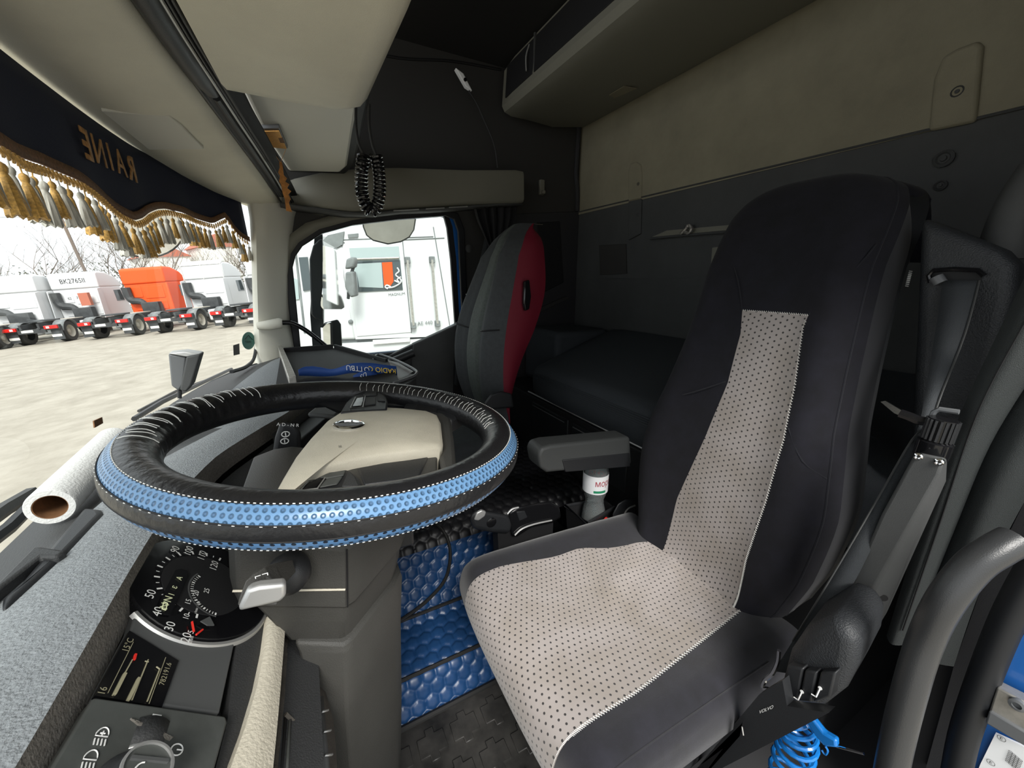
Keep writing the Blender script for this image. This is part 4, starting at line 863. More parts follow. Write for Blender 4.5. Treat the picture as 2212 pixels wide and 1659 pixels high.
for e0, e1 in ((-.95, -.33), (.33, .95)): MB().tube([pfront(1.02, e)+V(-.001, 0, .03*abs(e)) for e in lin(e0, e1, 8)], .004, 6).build('cross_seam', 'black_matte', ps)
MB().grid(lambda z, k: pfront(z, -1)*(1-k)+V(stab(PX_, z)+stab(PT_, z)+.03, pyc(z)-phw(z)*.93, z)*k+V(0, -.012*math.sin(math.pi*k), 0), zz, lin(0, 1, 7)).build('side_panel', 'seat_red', ps, angle=70, label='dark red side panel')
MB().grid(lambda z, e: V(stab(PX_, z)+stab(PT_, z)+.03, pyc(z)+e*phw(z)*.93, z), zz, lin(-1, 1, 5)).build('back_shell', 'black_plastic', ps, angle=70)
MB().grid(lambda z, k: pfront(z, 1)*(1-k)+V(stab(PX_, z)+stab(PT_, z)+.03, pyc(z)+phw(z)*.93, z)*k, zz, [0, .5, 1]).build('side_panel', 'seat_grey', ps, angle=70)
hr = MB().prism([P(a, b, Y=1.425) for a, b in ((1134, 608), (1144, 604), (1148, 640), (1144, 668), (1135, 672), (1132, 655))], (0, .02, 0)).build('recline_handle', 'black_gloss', ps, bevel=.004)
MB().box((.46, PYC, .50), (.24, .24, .06)).build('cushion', 'seat_grey', ps, bevel=.035, seg=4)
MB().box((.50, PYC, .22), (.2, .2, .22)).build('base', 'black_matte', ps, bevel=.02)
MB().loft([[P(a, b, Y=y) for a, b in ((1045, 872), (1060, 852), (1082, 845), (1105, 850), (1110, 880), (1050, 885))] for y in (1.38, 1.44)]).build('hinge_cover', 'black_plastic', ps, bevel=.008, seg=3)
pb = thing('seat_belt', 'black passenger seat belt hanging beside the grey seat', 'seat belt', (.75, 2.0, .7))
ribbon('webbing', [(P(1050, 500, Y=2.12), P(1066, 505, Y=2.12)), (P(1030, 590, Y=2.1), P(1050, 595, Y=2.1)), (P(1010, 650, Y=2.08), P(1028, 655, Y=2.08)), (P(990, 740, Y=2.06), P(1004, 745, Y=2.06)), (P(981, 830, Y=2.05), P(992, 835, Y=2.05))], 'webbing', pb)
MB().tube([P(a, b, Y=2.06) for a, b in ((1008, 634), (1014, 642), (1022, 646))], .006, 6).build('tongue_plate', 'chrome', pb)
# ================================================================== bunk
bu = thing('bunk_mattress', 'black ribbed bunk mattress against the rear wall', 'mattress', (1.3, 1.3, .6))
rg = []
for y, s in ((.28, .02), (.34, 0), (1.0, 0), (1.55, 0), (1.70, .004), (1.775, .02), (1.80, .05), (1.81, .09)):
    xf = 1.035+s*1.3; rg.append([V(xf+.02, y, .64+s*.2), V(xf, y, .655+s*.2), V(xf-.004, y, .72), V(xf+.0, y, .785-s), V(xf+.02, y, .812-s), V(xf+.06, y, .826-s), V(1.2, y, .85-s*.8), V(1.45, y, .93-s*.5), V(1.61, y, .975-s*.5), V(1.61, y, .64+s*.2)])
MB().loft(rg).build('mattress_body', 'mattress', bu, angle=60)
rb = MB()
for k in range(7): rb.tube([(1.035-.0045+.0005*k, y, .775-.009*k) for y in lin(.4, 1.70, 12)], .0024, 5)
rb.build('ribbed_border', 'mattress', bu)['kind'] = 'stuff'
MB().box((1.42, 1.99, .80), (.19, .19, .165)).build('foot_section', 'mattress', bu, bevel=.03, seg=3)
bb = thing('bunk_locker', 'black bunk locker with drawers under the mattress', 'locker', (1.3, 1.2, 0))
MB().box((1.34, 1.23, .316), (.29, .95, .314)).build('locker_body', 'black_matte', bb, bevel=.008)
MB().tube([(1.045, 1.80, .648), (1.045, .95, .645)], .004, 6).build('edge_trim', 'silver', bb)
for y0, y1 in ((1.42, 1.76), (1.02, 1.39)):
    dr = MB().prism([(1.044, y0, .42), (1.044, y1, .42), (1.044, y1, .60), (1.044, y0, .60)], (.012, 0, 0)).build('drawer', 'black_plastic', bb, bevel=.004)
    MB().tube([(1.038, y0+.02, .585), (1.038, y1-.02, .585)], .0025, 5).build('drawer_pull', 'grey_plastic', dr)
# ================================================================== floor: engine tunnel cover and mats
PROF = [(.86, .0), (.88, .012), (.90, .05), (.915, .085), (.94, .10), (1.02, .11), (1.09, .12), (1.13, .16), (1.17, .24), (1.20, .31), (1.25, .355), (1.34, .37), (1.5, .372), (1.75, .372)]
PR = catmull([(0, y, z) for y, z in PROF], 8); PA = [0.]
for i in range(1, len(PR)): PA.append(PA[-1]+np.linalg.norm(PR[i]-PR[i-1]))
def prof(s):
    i = 0
    while i < len(PA)-2 and PA[i+1] < s: i += 1
    f_ = (s-PA[i])/(PA[i+1]-PA[i]); t = nrm(PR[i+1]-PR[i]); return PR[i]*(1-f_)+PR[i+1]*f_, V(0, -t[2], t[1])
HX = .043
def quilt(x, s, amp):
    a, b = x/HX, s/(HX*.866)
    best = 9.; r = round(b)
    for rr in (r-1, r, r+1):
        off = .5*(rr % 2); cx_ = round(a-off)+off; u_, v_ = abs(a-cx_), abs(b-rr)*.866
        best = min(best, max(u_, u_*.5+v_*.866)/.5)
    return amp*(1-min(1, best)**4.)
def cover(name, xs, ss, m, par, amp=.0065, xshift=lambda s: 0):
    cache = {}
    def fn(x, s):
        if s not in cache: cache[s] = prof(s)
        p, n = cache[s]; x = x+xshift(s); return V(x, p[1], p[2])+n*quilt(x, s, amp)
    return MB().grid(fn, xs, ss).build(name, m, par, angle=75)
tc = thing('quilted_floor_cover', 'blue hexagon-quilted leatherette cover over floor and engine tunnel', 'floor cover', (.35, 1.15, 0))
def sat(y, z): return min(range(len(PR)), key=lambda i: (PR[i][1]-y)**2+(PR[i][2]-z)**2)
S1, S2, SE = PA[sat(.93, .098)], PA[sat(1.11, .13)], PA[-1]
xs = lin(-.06, .66, 190)
cover('step_quilt', xs, lin(.0, S1, 34), 'quilt_blue', tc); cover('floor_quilt', xs, lin(S1, S2, 50), 'quilt_blue', tc); cover('tunnel_side_quilt', xs, lin(S2, PA[sat(1.2, .31)], 56), 'quilt_blue', tc)
cover('tunnel_top_quilt', lin(.0, 1.0, 200), lin(PA[sat(1.2, .31)], SE, 110), 'quilt_black', tc)
for s_ in (S1, S2, .004): q, n = prof(s_); MB().tube([(x, q[1]-.002, q[2]+.006) for x in lin(-.12, 1.0, 20)], .006 if s_ > .01 else .010, 8).build('bound_edge', 'piping', tc)
cvr = catmull([(.30, 1.30, .36), (.345, 1.24, .345), (.36, 1.19, .28), (.33, 1.155, .20), (.26, 1.13, .16), (.17, 1.11, .14), (.08, 1.10, .13)], 6)
MB().tube([p+V(0, -.008, .010) for p in cvr], .006, 8).build('bound_edge', 'piping', tc)
rm = thing('rubber_mat', 'black rubber footwell mat with raised tread blocks', 'floor mat', (.25, .6, 0))
MB().box((.2, .53, .005), (.42, .34, .005)).build('mat_base', 'rubber', rm, bevel=.004)
for i in range(-1, 5):
    for j in range(6):
        x, y = .02+.095*i+(.047 if j % 2 else 0), .26+.105*j
        q = MB(); q.prism([(x+a*.042, y+b*.042, .0155) for a, b in ((-.9, -.6), (-.3, -.6), (-.3, -1), (.3, -1), (.3, -.6), (.9, -.6), (.9, .6), (.3, .6), (.3, 1.0), (-.3, 1.0), (-.3, .6), (-.9, .6))], (0, 0, -.008)); q.build('tread_block', 'rubber', rm, bevel=.0015, seg=1)
# ------------------------------------------------------------------ selector console, cup holder, bottle
gl = thing('gear_selector', 'black gear selector with thumb wheel beside the driver seat', 'gear lever', P(1100, 1150, Y=.93))
MB().loft([[P(a, b, Y=y) for a, b in ((1012, 1118), (1030, 1100), (1052, 1104), (1098, 1112), (1108, 1132), (1100, 1152), (1062, 1150), (1022, 1142))] for y in (.93, .965)]).build('lever_head', 'black_plastic', gl, bevel=.012, seg=4)
MB().prism([P(a, b, Y=.927) for a, b in ((1024, 1124), (1030, 1108), (1042, 1102), (1051, 1106), (1048, 1116), (1034, 1126))], (0, .01, 0)).build('mode_button', 'silver', gl, bevel=.004, seg=3)
MB().lathe([(.016, .006), (.016, .0), (.012, -.002), (.001, -.002)], P(1062, 1129, Y=.928), (0, 1, 0), 20).build('shift_button', 'black_gloss', gl)
MB().loft([[P(a, b, Y=y) for a, b in ((1098, 1108), (1120, 1095), (1160, 1086), (1190, 1083), (1208, 1094), (1212, 1118), (1195, 1128), (1150, 1138), (1118, 1158), (1106, 1158))] for y in (.93, .985)]).build('selector_housing', 'black_gloss', gl, bevel=.008, seg=3)
MB().tube(catmull([P(a, b, Y=.926) for a, b in ((1112, 1156), (1128, 1142), (1155, 1132), (1192, 1124))], 4), .003, 6).build('housing_trim', 'silver', gl)
MB().tube(catmull([P(a, b, Y=.928) for a, b in ((1096, 1110), (1106, 1100), (1120, 1096))], 4), .003, 6).build('housing_trim', 'silver', gl)
MB().prism([P(a, b, Y=.927) for a, b in ((1116, 1106), (1134, 1104), (1140, 1118), (1122, 1126))], (0, .01, 0)).build('thumb_wheel', 'black_plastic', gl, bevel=.002)
MB().prism([P(a, b, Y=.95) for a, b in ((1075, 1150), (1195, 1128), (1190, 1250), (1080, 1250))], (0, .04, 0)).build('selector_stem', 'black_matte', gl)
CBX = P(1275, 1108, Y=1.0)
ch = thing('cup_holder', 'square black cup holder holding the water bottle', 'cup holder', CBX+V(0, 0, -.12))
rim = [P(a, b, Z=CBX[2]+.02) for a, b in ((1222, 1093), (1262, 1084), (1312, 1078), (1325, 1096), (1268, 1130))]
rim = [V(.76, 1.03, 0), V(.90, 1.05, 0), V(.91, .93, 0), V(.77, .91, 0)]; rz = .445
rim = [P(a, b, Z=rz) for a, b in ((1222, 1093), (1303, 1078), (1327, 1096), (1270, 1131))]
MB().tube(rim, .007, 8, closed=True).build('holder_rim', 'black_plastic', ch)
rc_ = sum(rim)/4
for a, b in zip(rim, rim[1:]+rim[:1]): MB().prism([a, b, b+(rc_-b)*.12-V(0, 0, .14), a+(rc_-a)*.12-V(0, 0, .14)], nrm(rc_-(a+b)/2)*.004).build('holder_wall', 'black_matte', ch)
MB().prism([q+(rc_-q)*.1-V(0, 0, .14) for q in rim], (0, 0, -.006)).build('holder_floor', 'black_matte', ch)
bz = rz-.135; BO = V(rc_[0]+.004, rc_[1], bz)
bo = thing('water_bottle', 'half-full clear plastic water bottle with white and red label', 'bottle', BO)
prof_ = [(r_*1.32, h_*1.22) for r_, h_ in ((.001, 0), (.028, .002), (.033, .012), (.0335, .05), (.033, .09), (.030, .115), (.0255, .135), (.026, .15), (.031, .165), (.0335, .18), (.0335, .232), (.032, .25), (.026, .272), (.016, .292), (.0135, .298), (.0135, .315))]
MB().lathe(prof_, BO, (0, 0, 1), 28).build('bottle_body', 'bottle_plastic', bo)
mat('water_vol', (.20, .25, .27), .1)
glass_mat('water_body', (.55, .68, .70), .15)
MB().lathe([(r*.95, h) for r, h in prof_[1:6]]+[(.0005, .1405)], BO, (0, 0, 1), 28).build('water', 'water_body', bo)
lb = MB(); an0 = math.atan2(CAM[1]-BO[1], CAM[0]-BO[0])
lb.grid(lambda a, z: BO+V(.0450*math.cos(a), .0450*math.sin(a), z), lin(an0-2.2, an0+2.2, 26), [.216, .284]); lb.build('bottle_label', 'label_white', bo)
mat('label_red', (.35, .01, .03), .5)
tx = MB(); vs, fs = text_geo('моршинська')
tx.add([BO+V(.0455*math.cos(an0+.15+(v[0]+2.8)*.62), .0455*math.sin(an0+.15+(v[0]+2.8)*.62), .258+v[1]*.034) for v in vs if True], fs); tx.build('label_lettering', 'label_red', bo)
gb = MB(); gb.grid(lambda a, z: BO+V(.0454*math.cos(a), .0454*math.sin(a), z), lin(an0-.1, an0+.9, 10), [.222, .231]); gb.build('label_stripe', 'label_green', bo)
MB().lathe([(.020, .364), (.020, .388), (.001, .39)], BO, (0, 0, 1), 16).build('cap', 'label_green', bo)
# ------------------------------------------------------------------ near side: grab handle, pillar padding, hose
gh = MB().tube(catmull([P(2190, 1168, X=.76), P(2150, 1190, X=.74), P(2100, 1225, X=.72), P(2040, 1300, X=.70), P(1998, 1385, X=.70), P(1968, 1480, X=.69), P(1938, 1600, X=.68), P(1915, 1720, X=.67)], 6), .0185, 16)
tag(gh.build('entry_grab_rail', 'satin_black'), 'curved satin black grab handle beside the driver seat', 'handle')
t6 = sroot('trim_6', (.95, .14, .3), 'padded black door pillar with stitched seams')
mat('pad_cloth', (.035, .04, .04), .65, bump=(1100, .7))
def strip(Lp, Rp, x, bul, name, m):
    n = 24; L_ = catmull([P(a, b, X=x) for a, b in Lp], 6); R_ = catmull([P(a, b, X=x) for a, b in Rp], 6); k = min(len(L_), len(R_))
    return MB().grid(lambda i, t: L_[i]*(1-t)+R_[i]*t+V(-bul*math.sin(math.pi*t), 0, 0), range(k), lin(0, 1, 9)).build(name, m, t6, angle=70)
strip([(2250, 520), (2165, 700), (2072, 900), (2000, 1100), (1915, 1373)], [(2330, 640), (2250, 780), (2140, 960), (2060, 1150), (1962, 1392)], .96, .022, 'padded_strip', 'pad_cloth')
strip([(2330, 640), (2250, 780), (2140, 960), (2060, 1150), (1962, 1392)], [(2420, 800), (2330, 900), (2215, 1080), (2120, 1270), (2060, 1440)], .97, .02, 'padded_strip', 'pad_cloth')
MB().tube(catmull([P(a, b, X=.938) for a, b in ((2290, 580), (2212, 700), (2108, 900), (2030, 1130), (1950, 1362))], 8), .0012, 5).build('stitch_line', 'black_matte', t6)
MB().prism([P(a, b, X=1.0) for a, b in ((2090, 1010), (1990, 1250), (1920, 1659), (2100, 1659), (2300, 1300), (2300, 1000))], (.03, 0, 0)).build('pillar_core', 'black_matte', t6)
MB().prism([P(a, b, X=.99) for a, b in ((2060, 1440), (2120, 1270), (2215, 1080), (2330, 900), (2330, 1200), (2160, 1460), (2080, 1659), (2000, 1659))], (.03, 0, 0)).build('pillar_lower', 'cab_dark', t6)
MB().tube(catmull([P(a, b, X=1.2) for a, b in ((2260, 360), (2212, 430), (2180, 500), (2160, 560))], 5), .035, 12).build('pillar_roll', 'cab_grey', t6)
MB().tube(catmull([P(a, b, X=.80) for a, b in ((2330, 1080), (2212, 1270), (2150, 1400), (2085, 1580), (2060, 1700))], 6), .016, 10).build('door_seal', 'seal_rubber', t6)
bsill = MB().prism([P(a, b, X=.82) for a, b in ((2330, 1130), (2212, 1370), (2170, 1440), (2150, 1490), (2085, 1659), (2060, 1760), (2330, 1760))], (.04, 0, 0)).build('painted_pillar', 'body_blue', t6)
MB().prism([P(a, b, X=.79) for a, b in ((2153, 1485), (2260, 1540), (2260, 1610), (2136, 1538))], (.02, 0, 0)).build('striker_plate', 'metal_worn', t6, bevel=.002)
MB().prism([P(a, b, X=.785) for a, b in ((2136, 1536), (2260, 1608), (2260, 1640), (2128, 1562))], (.02, 0, 0)).build('striker_base', 'grey_plastic', t6, bevel=.002)
MB().lathe([(.008, .004), (.008, -.003), (.0045, -.004), (.004, 0), (.0005, 0)], P(2198, 1522, X=.788), (1, 0, 0), 16).build('striker_bolt', 'grey_plastic', t6)
lbp = MB().prism([P(a, b, X=.812) for a, b in ((2150, 1585), (2260, 1635), (2260, 1760), (2090, 1720), (2118, 1650))], (.004, 0, 0)).build('data_label', 'label_white', t6)
tx = MB(); ed = nrm(P(2190, 1600, X=.81)-P(2168, 1660, X=.81)); en = np.cross(V(1, 0, 0), ed)
for k in range(4): text(tx, '0000000', P(2180+7*k, 1635+6*k, X=.811), ed, np.cross(V(-1, 0, 0), ed), .006)
text(tx, 'Ⓔ', P(2163, 1596, X=.811), V(0, -1, 0), V(0, 0, 1), .010); text(tx, 'Ⓔ', P(2140, 1648, X=.811), V(0, -1, 0), V(0, 0, 1), .010); tx.build('label_print', 'cluster_grey', t6)
ah = thing('air_hose', 'coiled bright blue air hose with blow gun beside the seat base', 'hose', P(1700, 1650, X=.74))
hp = []
axp = catmull([P(1712, 1538, X=.76), P(1722, 1570, X=.76), P(1722, 1610, X=.76), P(1705, 1650, X=.76), P(1690, 1700, X=.76)], 40)
for i, p in enumerate(axp):
    t = nrm(axp[min(i+1, len(axp)-1)]-axp[max(i-1, 0)]); a = nrm(np.cross(t, V(1, 0, .2))); b = np.cross(t, a); w = i*2*math.pi/18; rr = .027+.004*math.sin(i*.02)
    hp.append(p+rr*(a*math.cos(w)+b*math.sin(w)))
MB().tube(hp, .0043, 7).build('coil', 'hose_blue', ah)
gun = MB().prism([P(a, b, X=.735) for a, b in ((1733, 1532), (1752, 1550), (1778, 1583), (1806, 1600), (1807, 1617), (1780, 1614), (1760, 1590), (1738, 1556))], (.014, 0, 0)).build('blow_gun', 'hose_blue', ah, bevel=.004)
MB().tube([P(1806, 1612, X=.742), P(1866, 1628, X=.742)], .002, 7).build('nozzle', 'chrome', ah)
MB().tube(catmull([P(a, b, X=.738) for a, b in ((1775, 1620), (1783, 1630), (1788, 1622), (1783, 1612))], 4), .0018, 6).build('hanging_ring', 'hose_blue', ah)
# ================================================================== windscreen valance with tassels
def cx(y, off=.035): return wsx(y)+off
def ws_hit(px, py, off):
    v = ray(px, py); f0 = None
    for k in range(0, 1000):
        y = .3+1.9*k/999; t = y/v[1]; d_ = t*v[0]-cx(y, off)
        if f0 is not None and f0*d_ <= 0: return CAM+t*v
        f0 = d_
    return P(px, py, X=cx(2.1, off))
va = thing('windscreen_valance', 'dark navy cloth valance with gold lettering and tasselled fringe above the windscreen', 'valance', (-.36, 1.2, 1.6))
bot = [ws_hit(a, b, .035) for a, b in ((0, 325), (70, 346), (140, 380), (200, 420), (245, 455), (270, 470), (283, 466), (300, 456), (328, 447), (345, 446), (380, 455), (420, 470), (448, 479), (462, 471), (474, 466), (484, 476), (500, 498), (518, 512), (536, 520))]
bt = [(p[1], p[2]) for p in bot]
bt = sorted([b for b in bt if b[0] > .5]); bt2 = []
for b in bt:
    if not bt2 or b[0] > bt2[-1][0]+.012: bt2.append(b)
bt = [(-.05, 1.42), (.35, 1.42), (.62, 1.46)]+bt2
def vz(y): return min(1.53, max(1.36, lerp_tab(bt, y)))
def cloth(y, t): zt = 1.605-.02*max(0, (y-1.7)/.4); return V(cx(y)+.004*math.sin(y*23)*t+.01*t, y, zt+(vz(y)-zt)*t)
MB().grid(cloth, lin(-.02, 2.12, 110), lin(0, 1, 7)).build('cloth', 'navy_cloth', va, solid=.003)
br = MB(); br.grid(lambda y, k: cloth(y, 1)+V(.004, 0, .014-.019*k), lin(-.02, 2.12, 110), [0, .5, 1]); br.build('braid', 'brown_braid', va, solid=.005)
lp = MB(); yy = .60
while yy < 2.11:
    p = cloth(yy, 1)+V(.006, 0, -.008); lp.tube([p, p+V(.002, .004, -.011), p+V(0, .009, -.014), p+V(-.002, .013, -.008), p+V(0, .016, 0)], .0024, 5); yy += .0125
lp.build('gold_loops', 'gold_thread', va)['kind'] = 'stuff'
# letters seen from behind, one part each
lt_ = ws_hit(181, 318, .045); yl = lt_[1]
for ch_, px_, py_, s_ in (('E', 186, 316, .085), ('N', 213, 330, .085), ('I', 236, 342, .085), ('A', 259, 354, .085), ('R', 283, 367, .085)):
    h = ws_hit(px_, py_, .05); vs, fs = text_geo(ch_, True); q = MB()
    q.add([V(cx(h[1]-v[0]*s_*.9)+.0165, h[1]-v[0]*s_*.9, h[2]+v[1]*s_) for v in vs], fs); q.build('gold_letter', 'letter_gold', va, solid=.002)
def tassel_mesh(name, m):
    q = MB(); q.tube([(0, 0, 0), (0, 0, -.028)], .0016, 5)
    prof = [(.002, -.024), (.0065, -.028), (.0085, -.034), (.007, -.041), (.0055, -.044), (.0075, -.052), (.011, -.075), (.0145, -.105), (.0155, -.118), (.004, -.116)]
    n = 18; ax = [(r*(1+.16*(k % 2)*(1 if h < -.05 else .2)), h) for r, h in prof for k in range(n)]
    vs = [V(ax[i*n+k][0]*math.cos(2*math.pi*k/n), ax[i*n+k][0]*math.sin(2*math.pi*k/n), ax[i*n+k][1]+(.004*math.sin(k*2.3) if i == 8 else 0)) for i in range(len(prof)) for k in range(n)]
    q.add(vs, [(i*n+k, i*n+(k+1) % n, (i+1)*n+(k+1) % n, (i+1)*n+k) for i in range(len(prof)-1) for k in range(n)])
    me = q.mesh(name, 50); me.materials.append(MATS[m]); return me
tmw, tmg = tassel_mesh('tassel', 'grey_thread'), tassel_mesh('tassel', 'gold_thread')
k = 0; yy = .62
while yy < 2.115:
    o = bpy.data.objects.new('tassel', tmg if k % 2 else tmw); COL.objects.link(o); o.parent = va
    p = cloth(yy, 1)+V(.006, 0, -.014)-V(va.location); o.location = tuple(p); o.rotation_euler = (.10*math.sin(k*2.1), .06*math.sin(k*1.3), k*.7); s_ = .70+.07*math.sin(k*3.7); o.scale = (s_, s_, s_)
    k += 1; yy += .0275+.004*math.sin(k*1.9)
# ------------------------------------------------------------------ things at the windscreen
rd = thing('windscreen_sensor', 'grey wedge-shaped radar detector on a stalk by the windscreen', 'detector', P(392, 850, Y=1.33))
A = [P(a, b, Y=1.36) for a, b in ((363, 764), (401, 770), (392, 838), (383, 844), (370, 832))]; B = [P(a, b, Y=1.31) for a, b in ((401, 770), (433, 766), (412, 832), (400, 846), (388, 844))]
MB().prism([P(a, b, Y=1.33) for a, b in ((363, 764), (402, 772), (396, 830), (386, 845), (370, 834))], (.0, .03, 0)).build('rear_housing', 'grey_plastic', rd, bevel=.004)
MB().prism([P(a, b, Y=1.31) for a, b in ((402, 771), (433, 765), (413, 833), (402, 847), (388, 843))], (.0, .05, 0)).build('front_housing', 'cab_grey', rd, bevel=.004)
MB().prism([P(a, b, Y=1.325) for a, b in ((363, 764), (398, 760), (433, 765), (402, 771))], (0, .04, .002)).build('top_cover', 'silver', rd, bevel=.002)
MB().tube([P(388, 842, Y=1.34), P(388, 860, Y=1.34)], .005, 8).build('stalk', 'black_plastic', rd)
h = ws_hit(537, 736, .0); un = V(0, 0, 1); ud = nrm(V(wsx(h[1]+.02)-wsx(h[1]-.02), .04, 0))
stk = thing('windscreen_sticker', 'round green sticker low in the windscreen corner', 'sticker', h)
gn = np.cross(ud, un); gn = gn if np.dot(gn, CAM-h) > 0 else -gn
MB().prism([P(537+14*math.cos(a), 736+19*math.sin(a), pl=(tuple(h), tuple(gn))) for a in lin(0, 2*math.pi, 25)[:-1]], -gn*.001).build('sticker_disc', 'sticker_green', stk)
q = MB(); o_ = P(537, 739, pl=(tuple(h+gn*.0008), tuple(gn))); e_ = P(545, 739, pl=(tuple(h+gn*.0008), tuple(gn)))-o_; text(q, 'ПАМ\'ЯТ', o_, e_, un, .012, sx=.9); q.tube([P(529, 733, pl=(tuple(h+gn*.0008), tuple(gn))), P(537, 724, pl=(tuple(h+gn*.0008), tuple(gn))), P(545, 733, pl=(tuple(h+gn*.0008), tuple(gn)))], .0012, 4); q.build('sticker_print', 'black_matte', stk)
tag(MB().prism([P(a, b, pl=(tuple(h), tuple(gn))) for a, b in ((504, 746), (517, 742), (518, 765), (505, 768))], -gn*.001).build('windscreen_decal', 'cab_grey'), 'small grey rectangular decal left of the round green sticker', 'sticker')
hh = ws_hit(213, 912, .004)
tag(MB().prism([P(a, b, X=hh[0]) for a, b in ((203, 909), (221, 901), (223, 914), (205, 924))], (-.002, 0, 0)).build('amber_tag', 'cardboard'), 'small amber brown tag stuck on the windscreen left of the wheel', 'sticker')
pr_ = thing('paper_roll', 'white paper roll with brown cardboard core lying behind the dashboard', 'paper roll', P(108, 1096, X=-.345))
o_ = P(108, 1096, X=-.342); far = P(215, 985, Z=.955); ax = nrm(far-o_); L_ = .25
MB().lathe([(.0175, .0), (.0245, .0), (.026, .003), (.026, L_), (.0175, L_), (.0175, 0)], o_, ax, 36, caps=False).build('paper', 'paper_white', pr_)
MB().lathe([(.0175, .0008), (.0165, .0008), (.0165, L_), (.0175, L_)], o_, ax, 30, caps=False).build('cardboard_core', 'cardboard', pr_)
MB().lathe([(.0164, .10), (.0164, .101)], o_, ax, 30).build('core_shadow_plug', 'cardboard', pr_)
# ------------------------------------------------------------------ passenger side tray, lanyard, pillar handle
tr = thing('dash_tray', 'black tray with pale front rail on the passenger dashboard', 'tray', (.05, 1.7, .9))
TZ = .918
MB().prism([(-.115, 1.30, TZ), (-.13, 2.06, TZ), (.10, 2.06, TZ), (.27, 1.62, TZ), (.24, 1.25, TZ)], (0, 0, .012)).build('tray_floor', 'black_matte', tr)
MB().prism([P(612, 752, Y=2.04), P(720, 744, Y=2.04), P(722, 800, Y=2.04), P(614, 800, Y=2.04)], (0, .012, 0)).build('tray_back', 'black_matte', tr, bevel=.002)
a, b = P(720, 744, Y=2.04), P(832, 776, Y=1.60); MB().prism([a, b, b-V(0, 0, .06), a-V(0, 0, .06)], (.012, .006, 0)).build('tray_side', 'black_matte', tr, bevel=.002)
a, b = P(603, 747, Y=2.10), P(627, 814, Y=1.37); MB().prism([a-V(.006, 0, 0), a+V(.012, 0, 0), b+V(.016, 0, 0), b-V(.006, 0, 0)], (0, 0, -.05)).build('front_rail', 'metal_worn', tr, bevel=.002, label='pale worn front rail')
MB().tube(catmull([P(a, b, Z=.93) for a, b in ((806, 777), (812, 768), (825, 767), (860, 780), (895, 798), (899, 808), (880, 818), (850, 828))], 5), .005, 7).build('side_bin_rim', 'grey_plastic', tr)
MB().prism([P(a, b, Z=.915) for a, b in ((812, 772), (860, 783), (893, 802), (860, 824), (800, 830))], (0, 0, -.03)).build('side_bin', 'black_plastic', tr)
MB().prism([P(a, b, Z=.925) for a, b in ((846, 824), (886, 806), (899, 808), (898, 818), (868, 838))], (0, 0, -.04)).build('side_bin_end', 'dash_dark', tr, bevel=.006)
la = thing('lanyard', 'blue lanyard with yellow and white lettering lying on the passenger tray', 'lanyard', (.1, 1.45, .91))
def band(name, tl, bl, y):
    T = catmull([P(a, b, Y=y_) for (a, b), y_ in zip(tl, y)], 6); B_ = catmull([P(a, b, Y=y_) for (a, b), y_ in zip(bl, y)], 6); n = len(T)
    q = MB(); q.add(T+B_, [(i, i+1, n+i+1, n+i) for i in range(n-1)]); return q.build(name, 'lanyard_blue', la, solid=.0012)
band('ribbon', [(644, 799), (660, 792), (690, 793), (720, 797), (760, 785), (800, 784), (830, 788), (856, 791)], [(646, 812), (662, 812), (690, 813), (722, 812), (758, 806), (800, 806), (830, 811), (858, 812)], [1.42, 1.43, 1.43, 1.42, 1.40, 1.40, 1.40, 1.41])
band('ribbon', [(646, 804), (655, 796), (675, 791), (705, 797)], [(648, 812), (656, 806), (676, 801), (706, 804)], [1.44, 1.47, 1.48, 1.47])
band('ribbon', [(762, 812), (780, 803), (800, 801), (815, 808)], [(768, 822), (786, 818), (802, 816), (812, 818)], [1.385, 1.385, 1.385, 1.39])
def ltx(s, px, py, size, m, rot=0., y=1.398, sx=.9):
    q = MB(); o_ = P(px, py, Y=y); e_ = P(px-10, py-(1 if not rot else rot), Y=y)-o_; text(q, s, o_, e_, -V(0, 0, 1), size, sx=sx); q.build('lettering', m, la)
ltx('RADIO C', 826, 799, .026, 'yellow_print', y=1.391); ltx('OTTBU', 773, 796, .026, 'white_print', y=1.391); ltx('US', 785, 811, .024, 'white_print', rot=-6, y=1.378)
ph = thing('pillar_handle', 'black tubular handle with beige socket on the windscreen pillar', 'handle', P(600, 697, Y=2.10))
MB().tube([P(556, 704, Y=2.08), P(580, 702, Y=2.075), P(605, 698, Y=2.07), P(610, 698, Y=2.07)], [.016, .022, .024, .018], 12).build('socket', 'pillar_beige', ph)
MB().tube(catmull([P(608, 697, Y=2.07), P(630, 698, Y=2.07), P(655, 710, Y=2.07), P(680, 728, Y=2.07), P(704, 748, Y=2.07)], 5), .011, 10).build('bar', 'black_gloss', ph)
